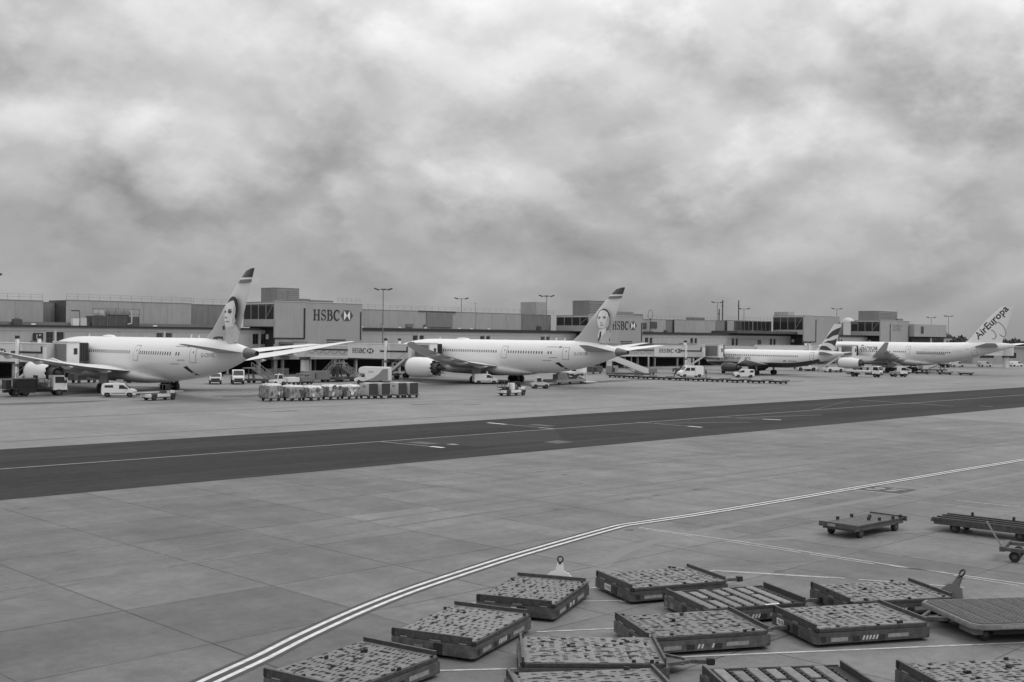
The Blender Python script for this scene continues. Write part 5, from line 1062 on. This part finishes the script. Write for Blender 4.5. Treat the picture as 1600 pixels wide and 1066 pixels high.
def belt_loader(label, loc, rz, up=0, cage=False, L_=6.2):
    t = thing('belt_loader', label, 'belt loader', (loc[0], loc[1], 0), rz, 'belt loaders serving the aircraft')
    part('body', W['offwhite'], t, (-2.4,1.9,-.85,.85,.4,.82), bev=.05); part('sill', W['dark'], t, (-2.2,1.8,-.87,.87,.3,.42)); part('mudguard', W['dark'], t, (-1.95,-1.05,-.88,-.8,.5,.86)); part('mudguard', W['dark'], t, (1.0,1.9,-.88,-.8,.5,.86))
    M = Matrix.Translation((-L_/2, .3, .95)) @ Matrix.Rotation(-R(up), 4, 'Y'); mb = MB(M); mb.box(0,L_,-.42,.42,0,.18); mb.build('conveyor_frame', W['fascia'], t); mb = MB(M); mb.box(.1,L_-.1,-.34,.34,.18,.21); mb.build('belt', W['black'], t)
    part('cab_seat', W['dark'], t, (-.1,.5,-.7,-.2,.82,1.25)); part('cab_hood', W['offwhite'], t, (.7,1.8,-.8,-.05,.82,1.2), bev=.06)
    mb = MB()
    for x in (-.2,.9): mb.bar((x,-.78,.82),(x,-.78,2.0),.06,.06); mb.bar((x,-.05,.82),(x,-.05,2.0),.06,.06)
    for y in (-.78,-.05): mb.bar((-.2,y,2.0),(.9,y,2.0),.06,.06)
    mb.build('cab_frame', W['dark'], t); quad(t, 'cab_screen', W['glass'], [(.92,-.75,1.2),(.92,-.08,1.2),(.8,-.08,1.95),(.8,-.75,1.95)])
    if cage:
        mb = MB()
        for x in (-2.3,-1.4): mb.bar((x,-.8,.8),(x,-.8,2.3),.06,.06); mb.bar((x,.8,.8),(x,.8,2.3),.06,.06)
        mb.bar((-2.3,-.8,2.3),(-1.4,-.8,2.3),.05,.05); mb.build('rear_cage', W['dark'], t); part('hood', W['vanwhite'], t, (-.9,-.25,-.86,.2,.82,1.85), bev=.08); part('engine_block', W['black'], t, (-2.2,-1.2,-.6,.6,.82,1.3))
    for x in (-1.5,1.45):
        for s in (-1,1): wheel(t, x, s*.78, .36, .26)
    return t
belt_loader('low white belt loader standing in front of the small van at left', (74.2,138.3), 10, 0, L_=7.4)
belt_loader('white belt loader with a dark rear cage on the open apron, centre', (121.2,120.9), -2, 2, True, 5.4)
belt_loader('belt loader raised to the hold of the fourth aircraft', (283.5,141.0), 75, 18)
def tug(label, loc, rz, L_=3.2, mt='offwhite', cabin=True, grp='tow tractors on the apron', low=False):
    t = thing('tow_tractor', label, 'tractor', (loc[0], loc[1], 0), rz, grp); h = .95 if not low else 1.2; w = .75 if not low else 1.1
    part('body', W[mt], t, (-L_/2,L_/2,-w,w,.32,h), bev=.06); part('bumper', W['black'], t, (L_/2-.05,L_/2+.12,-w*.95,w*.95,.3,.55)); part('rear_hitch', W['black'], t, (-L_/2-.3,-L_/2+.02,-.15,.15,.35,.5))
    part('wheel_panel', W['dark'], t, (-L_*.38,L_*.38,-w-.015,-w+.01,.34,.55))
    if cabin:
        a = -.5 if not low else .1
        MB().prism([(a-.35,h),(a-.3,h+.92),(a+.62,h+.92),(a+.85,h)], 'y', -w*.85, w*.85).build('cab', W[mt], t, bev=.05); both(t, 'side_window', W['glass'], [(a-.2,h+.18),(a-.16,h+.8),(a+.52,h+.8),(a+.68,h+.18)], w*.85)
        quad(t, 'windscreen', W['glass'], [(a+.84,-w*.7,h+.15),(a+.84,w*.7,h+.15),(a+.66,w*.7,h+.82),(a+.66,-w*.7,h+.82)]); part('beacon', W['fascia'], t, (a,a+.2,-.1,.1,h+.93,h+1.1))
    for x in (-L_*.32,L_*.32):
        for s in (-1,1): wheel(t, x, s*(w-.08), .36 if not low else .5, .26)
    return t
tug('small pale tow tractor right of the caged belt loader', (140.8,134.0), -31, 2.9, 'light')
tug('small white tow tractor with a trailer among the steps under the first bank-sign block', (109.9,165.2), 178, 2.4, 'offwhite')
tug('low white pushback tractor under the striped-fin aircraft tail', (279.7,166.5), -52, 5.4, 'offwhite', False, low=True)
tug('white pushback tractor with large wheels right of the striped-fin aircraft', (275.4,156.1), -26, 5.2, 'offwhite', False, low=True)
tug('white tow tractor in front of the fourth aircraft engine', (297.5,160), 170, 4.4, 'offwhite', True, low=True)
def wagon(label, loc, rz, mt='offwhite'):
    t = thing('baggage_cart', label, 'cart', (loc[0], loc[1], 0), rz, 'baggage carts'); part('bed', W['dark'], t, (-1.2,1.2,-.75,.75,.42,.52)); part('load_box', W[mt], t, (-1.15,1.15,-.72,.72,.52,1.3), bev=.03); part('tow_bar', W['dark'], t, (1.2,1.9,-.05,.05,.4,.47))
    for x in (-.85,.85):
        for s in (-1,1): wheel(t, x, s*.65, .24, .16)
wagon('white baggage cart coupled behind the small tow tractor', (112.9,165.4), 178, 'offwhite')
wagon('dark baggage cart left of the box van', (116.2,166.2), 172, 'grey')
for nm, lb, loc, rz, z1 in (('pickup_truck','white pickup truck half hidden below the first aircraft tail',(104.6,175.9),-120,1.9),('flatbed_truck','white truck facing the viewer right of the pickup truck',(107.7,173.9),-118,2.45)):
    t = thing(nm, lb, 'truck', (loc[0],loc[1],0), rz, 'trucks on the apron'); cab(t, .7, 2.4, .98, .7, z1); part('bonnet', W['vanwhite'], t, (2.3,2.9,-.95,.95,.7,1.25), bev=.06); part('grille_bar', W['black'], t, (2.86,2.93,-.7,.7,.75,1.02)); part('load_bed', W['dark'], t, (-2.6,.65,-1,1,.8,1.3)); part('chassis', W['black'], t, (-2.5,2.6,-.5,.5,.45,.7))
    for x in (-1.6,1.9):
        for s in (-1,1): wheel(t, x, s*.88, .38, .26)
ft_ = thing('flatbed_truck', 'white-cab flatbed truck in front of the fourth aircraft', 'truck', (250.6,134.0,0), -84, 'trucks on the apron')
cab(ft_, 2.3, 4.0, 1.1, .75, 2.55); part('chassis', W['black'], ft_, (-4,3.5,-.5,.5,.5,.85)); part('flat_bed', W['offwhite'], ft_, (-4.2,2.0,-1.15,1.15,1.15,1.5)); part('under_box', W['light'], ft_, (-.6,.6,-1.1,-.6,.5,1.1)); part('rear_box', W['mid'], ft_, (-4.2,-2.9,-1.05,1.05,.7,1.14))
for x in (-2.3,3.0):
    for s in (-1,1): wheel(ft_, x, s*.98, .46, .3)
ct = thing('cabin_tractor', 'small white tractor with a grey rear box right of the flatbed truck', 'tractor', (259.0,129.5,0), -38, 'tow tractors on the apron')
cab(ct, -.2, 1.6, .95, .7, 2.4); part('rear_box', W['mid'], ct, (-2.1,-.3,-.95,.95,.5,1.25), bev=.04); part('chassis', W['black'], ct, (-2.1,1.6,-.6,.6,.35,.7)); part('beacon', W['fascia'], ct, (.5,.7,-.1,.1,2.4,2.65))
for x in (-1.4,1.0):
    for s in (-1,1): wheel(ct, x, s*.85, .42, .28)
# container loader under the second aircraft tail
cl = thing('cargo_loader', 'pale scissor cargo loader under the second aircraft tail', 'cargo loader', (157.5,143.4,0), 7)
part('chassis', W['mid'], cl, (-5,4.2,-1.5,1.5,.45,.95), bev=.04); part('main_platform', W['light'], cl, (-1.5,4.4,-1.7,1.7,1.95,2.2)); part('bridge_platform', W['light'], cl, (-5.2,-1.8,-1.7,1.7,2.5,2.75)); part('engine_cover', W['grey'], cl, (-4.6,-1.6,-1.52,-.4,.95,1.9)); part('control_stand', W['offwhite'], cl, (1.9,3.3,-1.6,-.9,2.2,3.1), bev=.04)
mb = MB()
for y in (-1.2,1.2): mb.bar((-1.2,y,.95),(3.8,y,1.95),.16,.2); mb.bar((-1.2,y,1.95),(3.8,y,.95),.16,.2)
mb.build('scissor_arms', W['dark'], cl); part('ramp_plate', W['light'], cl, (4.3,8.2,-1.4,1.4,.22,.34)); part('guard_post', W['offwhite'], cl, (4.25,4.4,-1.65,-1.5,.3,3.3)); part('window', W['black'], cl, (.2,1.4,-1.53,-1.51,1.05,1.75))
for x in (-3.8,3.2):
    for s in (-1,1): wheel(cl, x, s*1.3, .4, .3)
# passenger steps
def steps(label, loc, rz, h=4.2, mt='offwhite', canopy=True, L_=7.0):
    t = thing('passenger_steps', label, 'boarding steps', (loc[0], loc[1], 0), rz, 'mobile boarding steps'); part('chassis', W['dark'], t, (-L_/2,L_/2,-1.1,1.1,.4,.75))
    mb = MB()
    for y in (-1.0,1.0): mb.bar((L_/2-.2,y,.6),(-L_/2+1.4,y,h),.1,.3 if canopy else .16)
    mb.build('stringers', W[mt] if canopy else W['grey'], t); n = 16
    for k in range(n): f = (k+.5)/n; part('tread', W['grey'], t, (L_/2-.2-(L_-1.6)*f-.18, L_/2-.2-(L_-1.6)*f+.18, -.95, .95, .6+(h-.6)*f, .65+(h-.6)*f))
    part('platform', W[mt], t, (-L_/2-.3,-L_/2+1.4,-1.05,1.05,h-.1,h+.05))
    if canopy:
        mb = MB()
        for y in (-1.06,1.06): mb.hexa([(L_/2-.3,y-.03,.75),(L_/2-.3,y+.03,.75),(-L_/2+1.4,y+.03,h+.1),(-L_/2+1.4,y-.03,h+.1)],[(L_/2-.3,y-.03,1.7),(L_/2-.3,y+.03,1.7),(-L_/2+1.4,y+.03,h+1.1),(-L_/2+1.4,y-.03,h+1.1)])
        mb.build('side_panels', W[mt], t); part('platform_panel', W[mt], t, (-L_/2-.3,-L_/2+1.4,-1.1,-1.04,h+.05,h+1.2), (-L_/2-.3,-L_/2+1.4,1.04,1.1,h+.05,h+1.2))
    else:
        mb = MB()
        for y in (-1.0,1.0):
            mb.bar((L_/2-.2,y,1.6),(-L_/2+1.4,y,h+1),.07,.07); mb.bar((L_/2-.2,y,1.1),(-L_/2+1.4,y,h+.5),.05,.05)
            for k in range(6): f = k/5; mb.bar((L_/2-.2-(L_-1.6)*f,y,.6+(h-.6)*f),(L_/2-.2-(L_-1.6)*f,y,1.6+(h-.6)*f),.06,.06)
        mb.build('handrails', W['mid'], t)
    mb = MB(); mb.bar((-L_/2+.8,-.8,.75),(-L_/2+.8,-.8,h-.1),.14,.14); mb.bar((-L_/2+.8,.8,.75),(-L_/2+.8,.8,h-.1),.14,.14); mb.bar((-L_/2+.9,0,h-.4),(L_/2-3,0,.8),.12,.12); mb.build('supports', W['dark'], t)
    for x in (-L_*.3,L_*.3):
        for s in (-1,1): wheel(t, x, s*.95, .34, .24)
    return t
steps('white covered boarding steps sloping down right of the second aircraft tail', (200.4,163.5), -54, 3.4, 'offwhite', True, 9)
steps('dark open boarding steps beside the white truck below the first aircraft tail', (112.3,174.5), -60, 2.6, 'grey', False, 4.6)
steps('tall open boarding steps folded under the first bank-sign block', (127.0,173.0), 120, 3.4, 'grey', False, 4.4)
steps('open boarding steps right of the tall ones under the first bank-sign block', (130.6,174.0), -50, 2.8, 'grey', False, 4.6)
steps('white slanted boarding steps under the fourth aircraft belly', (306.0,143.5), 150, 3.0, 'offwhite', True, 8)
# parked equipment under the first block
def unit(label, loc, rz, dims, mt='mid'):
    L_, w, h = dims; t = thing('ground_power_unit', label, 'power unit', (loc[0], loc[1], 0), rz, 'ground power units'); part('casing', W[mt], t, (-L_/2,L_/2,-w/2,w/2,.45,h), bev=.05); part('vent', W['black'], t, (-L_*.35,-.1,-w/2-.015,-w/2,.7,h*.8)); part('tow_bar', W['dark'], t, (L_/2,L_/2+.9,-.05,.05,.4,.5))
    for x in (-L_*.3,L_*.3):
        for s in (-1,1): wheel(t, x, s*(w/2-.1), .28, .2)
unit('grey ground power unit beside the open steps under the first block', (134.3,170.8), -30, (3,1.6,2.2), 'mid'); unit('dark ground power unit in front of the palisade fence', (120.0,171.5), 15, (3.4,1.6,1.7), 'grey'); unit('long grey equipment trailer under the first block', (123.2,173.0), -20, (5,1.8,2.0), 'grey')
unit('grey power unit left of the tall high-roof van', (203.4,171.0), 10, (3,1.6,2.1), 'mid'); unit('dark equipment trailer under the third jet bridge', (212,168), -20, (5,1.7,1.4), 'grey'); unit('pale power unit under the second aircraft belly', (173,172), 30, (3.4,1.7,1.9), 'light'); unit('pale box unit behind the second aircraft engine', (158,184), 10, (4,1.8,2.0), 'light'); unit('white box unit under the second aircraft tail', (192,172), -10, (4.6,1.8,2.3), 'white')
unit('dark equipment trailer under the first aircraft nose', (88,190), 10, (5,1.8,1.6), 'dark'); unit('dark low trailer beside the first aircraft nose wheel', (96,186), -15, (6,1.8,1.2), 'black'); unit('dark box trailer under the first aircraft centre', (103,190), 30, (5,2,2.0), 'dark'); unit('dark trailer under the second jet bridge', (143,192), -30, (5,1.8,1.9), 'dark'); unit('black trailer right of the second jet bridge wheels', (150,190), 20, (5,1.8,1.4), 'black'); unit('grey trailer under the second aircraft nose', (163,187), -10, (5,1.9,1.8), 'grey'); unit('dark trailer behind the white covered steps', (205,178), 15, (6,2,1.8), 'dark'); unit('black low trailer under the striped-fin aircraft', (238,174), -20, (6,2,1.5), 'black'); unit('dark low trailer behind the low white van wheels', (226,168), 5, (6,2,1.4), 'dark'); unit('dark trailer under the fourth aircraft nose', (296,178), 0, (7,2,1.7), 'dark')
fe = thing('palisade_fence', 'dark palisade fence below the first bank-sign block', 'fence', (116.5,178.6,0), 18)
for k in range(22): part('pale', W['grey'], fe, (k*.3, k*.3+.12, -.03, .03, .1, 2.3))
part('fence_rail', W['dark'], fe, (0,6.5,.035,.09,.5,.6)); part('fence_rail', W['dark'], fe, (0,6.5,.035,.09,1.8,1.9))

# ------------------------------------------------------------------ row of air-cargo containers
def container(label, s, t, wrapped, k):
    o = thing('air_cargo_container', label, 'container', (s, t, 0), random.Random(k).uniform(-4,4), 'air-cargo containers in the row'); rr = random.Random(k*7)
    part('dolly_bed', W['dark'], o, (-.95,.95,-.05,2.1,.34,.46)); part('tow_bar', W['dark'], o, (.95,1.7,.9,1.0,.32,.38))
    for x in (-.6,.6):
        for y in (.15,1.8): wheel(o, x, y, .2, .14)
    prof = [(0,.47),(1.5,.47),(2.0,1.0),(2.0,2.1),(0,2.1)]
    if not wrapped:
        MB().prism(prof, 'x', -.77, .77).build('shell', W['uldmetal'], o, bev=.02); part('door_curtain', W['uldside'], o, (-.73,.73,-.03,-.002,.52,2.06)); part('label_plate', W['mid'], o, (-.79,-.772,.7,1.4,1.5,1.8)); part('edge_trim', W['uldmetal'], o, (-.79,.79,-.035,-.001,2.065,2.14))
        return
    hgt = 2.05+rr.uniform(-.22,.22); rings = []     # sagging tarpaulin over the load
    for z, g_ in ((.44,1.08),(.8,1.12),(1.2,1.06),(1.6,1.1),(hgt-.16,1.04),(hgt+.02,.82),(hgt+.08,.3)):
        rings.append([(x*g_+rr.uniform(-.07,.07), 1.0+y*g_+rr.uniform(-.07,.07), z+rr.uniform(-.07,.07)) for x, y in [(-1.02+.34*i,-1.0) for i in range(6)]+[(1.02,-1.0+.4*i) for i in range(5)]+[(1.02-.34*i,1.0) for i in range(6)]+[(-1.02,1.0-.4*i) for i in range(5)]])
    MB().loft(rings[:5]).build('tarpaulin', W['tarp'], o, smooth=True); MB().loft(rings[4:], cap1=True).build('plastic_top', W['tarp_top'], o, smooth=True)
    for q in range(3):
        x = -.9+.65*q+rr.uniform(-.1,.1); MB().bar((x,-.2,.5),(x+rr.uniform(-.25,.25),-.2,hgt-.1),.035,.02).build('strap', W['offwhite'], o)
    for q in range(5):
        cx, cz, r_ = rr.uniform(-.85,.85), rr.uniform(.65,1.75), rr.uniform(.14,.38)
        MB().prism([(cx+r_*rr.uniform(.5,1.3)*math.cos(6.283*i/7), cz+r_*rr.uniform(.5,1.3)*math.sin(6.283*i/7)) for i in range(7)], 'y', -.2-.004*q, -.17).build('loose_flap', W[rr.choice(['light','dark','mid','grey','offwhite'])], o)
wl = ['left end of the row, pale','second from the left end','third from the left end','fourth from the left end','fifth from the left end']
for k, (s, t) in enumerate([(84.6,127.5),(87.1,126.5),(89.6,125.7),(92.9,126.0),(95.6,125.5)]): container('tarpaulin-wrapped air-cargo load on the container row, ' + wl[k], s, t, True, k)
ml = ['next to the wrapped loads','second after the wrapped loads','last but one at the right end','right end of the row']
for k, (s, t) in enumerate([(98.6,125.1),(100.4,124.6),(103.1,124.3),(104.9,124.0)]): container('metal air-cargo container with dark curtain, ' + ml[k], s, t, False, k+10)

# low empty dollies in a line beyond the taxiway
base = thing('flat_dolly', 'empty flat dolly in the long row, left end', 'cargo dolly', (192.0,160,0), -86, 'row of empty flat dollies')
part('deck', W['dark'], base, (-1.8,1.8,-1.25,1.25,.48,.58)); part('end_rail', W['grey'], base, (-1.85,-1.77,-1.25,1.25,.5,.78)); part('end_rail', W['grey'], base, (1.77,1.85,-1.25,1.25,.5,.78)); part('underframe', W['black'], base, (-1.5,1.5,-1.0,1.0,.26,.47))
for x in (-1.2,1.2):
    for y in (-.95,.95): wheel(base, x, y, .22, .16)
ords = ['second','third','fourth','fifth','sixth','seventh','eighth','ninth','tenth']
for k in range(9):
    f = (k+1)/9
    copy_tree(base, (192.0+2.5*math.sin(f*3)*(-1)+f*4.5, 160-f*37, 0), -86+random.uniform(-5,5), 'empty flat dolly in the long row, %s from the left end' % ords[k])
for k, (s, t) in enumerate([(285.5,136.6),(287.5,131.5),(288.5,126.5)]):
    copy_tree(base, (s, t, 0), -60, ['empty flat dolly nearest the fourth aircraft, three in line','middle of the three empty flat dollies near the fourth aircraft','rightmost empty flat dolly under the fourth aircraft tail'][k])

# ------------------------------------------------------------------ far right: parked vehicles beyond the last aircraft
for k, (s, t, rz, lb) in enumerate([(372,166,-40,'far white van left of the empty jet bridge'),(384,162,-35,'far white van beside the empty jet bridge column'),(400,158,-30,'far white van near the right edge'),(412,152,-30,'farthest white van at the right edge')]):
    van('small_van', lb, (s, t), rz, SP, .9, (-1.4,1.4), .33, SCW, ((1.42,1.13),(.68,1.76)))
fb = thing('far_terminal_building', 'long low grey building under the trees beyond the last aircraft tail', 'building', (430,186,0), -32)
part('wall', W['wall'], fb, (0,120,0,14,0,6.2)); part('roof', W['mid'], fb, (-.5,120.5,-.5,14.5,6.2,6.6)); 
for k in range(12): part('window', W['glass'], fb, (3+9.6*k,9+9.6*k,-.06,.02,2.2,4.2))
fw = thing('parked_far_aircraft', 'white top of a distant parked aircraft behind the fourth aircraft', 'airliner', (520,215,0), 70)
rg = []
for a, r in ((0,.3),(2,1.3),(5,1.9),(9,2),(24,2),(30,1.7),(36,.6),(38,.2)): rg.append([(a, r*math.cos(R(q)), 4.4+r*math.sin(R(q))+(.6*(a-24)/14 if a > 24 else 0)) for q in range(0,360,20)])
MB().loft(rg, cap0=True, cap1=True).build('fuselage', W['acwhite'], fw, smooth=True); part('window_band', W['glass'], fw, (6,26,-2.02,-1.95,4.6,5.0))
for x in (4,20):
    for y in (-1.5,1.5): wheel(fw, x, y, .5, .4); MB().tube((x,y,.5),(x,y,3),.15).build('gear_leg', W['mid'], fw)

# ------------------------------------------------------------------ people
def person(label, loc, rz, vest='hivis', helmet=None, arm=0):
    J = {'pel':(0,0,.95,.15),'waist':(0,0,1.1,.14),'chest':(.01,0,1.33,.17),'neck':(.01,0,1.5,.06),'head':(.03,0,1.62,.1),'top':(.02,0,1.72,.085)}
    for s, n in ((1,'l'),(-1,'r')): J.update({n+'hip':(0,s*.1,.9,.1),n+'knee':(.04*s,s*.11,.5,.07),n+'ank':(-.03*s,s*.11,.09,.05),n+'toe':(.15-.03*s,s*.12,.05,.045),n+'sh':(0,s*.19,1.42,.065),n+'el':(.03+arm*.12,s*.26,1.15,.05),n+'wr':(.12+arm*.25,s*.24,.93+arm*.2,.038),n+'hand':(.15+arm*.3,s*.235,.86+arm*.22,.04)})
    Ed = [('pel','waist'),('waist','chest'),('chest','neck'),('neck','head'),('head','top')]
    for n in 'lr': Ed += [('pel',n+'hip'),(n+'hip',n+'knee'),(n+'knee',n+'ank'),(n+'ank',n+'toe'),('chest',n+'sh'),(n+'sh',n+'el'),(n+'el',n+'wr'),(n+'wr',n+'hand')]
    ks = list(J); me = bpy.data.meshes.new('body'); me.from_pydata([J[k][:3] for k in ks], [(ks.index(a), ks.index(b)) for a, b in Ed], []); me.materials.append(W['navy'])
    t = thing('person', label, 'person', loc, rz); b = link('body', me, t); sk = b.modifiers.new('skin', 'SKIN')
    for i, k in enumerate(ks): me.skin_vertices[0].data[i].radius = (J[k][3],)*2
    me.skin_vertices[0].data[0].use_root = True; sk.use_smooth_shade = True; b.modifiers.new('sub', 'SUBSURF').levels = 1
    ring = lambda z, rx, ry: [(rx*math.cos(6.2832*i/14), ry*math.sin(6.2832*i/14), z) for i in range(14)]
    MB().loft([ring(.93,.175,.2), ring(1.1,.175,.2), ring(1.3,.195,.225), ring(1.43,.15,.21), ring(1.5,.08,.1)]).build('vest', W[vest], t, smooth=True)
    MB().loft([[(.03+p[0], p[1], p[2]) for p in ring(z, rx, rx*.88)] for z, rx in ((1.52,.06),(1.57,.095),(1.64,.112),(1.7,.108),(1.75,.08),(1.775,.03))], cap0=True, cap1=True).build('head', W['skin'], t, smooth=True)
    MB().loft([[(.02+p[0], p[1], p[2]) for p in ring(z, rx, rx*.92)] for z, rx in ((1.67,.122),(1.72,.122),(1.78,.095),(1.805,.03))], cap1=True).build('helmet' if helmet else 'hair', W[helmet or 'black'], t, smooth=True)
person('worker in a pale helmet and vest standing behind the dark service truck', (61.2,160.2,0), -60, 'hivis', 'white')
person('worker standing by the rear of the tall high-roof van', (212.4,151.5,0), 150, 'navy', None, 1)
person('worker in a pale vest left of the tall high-roof van', (204.5,154.2,0), -20, 'hivis', None)
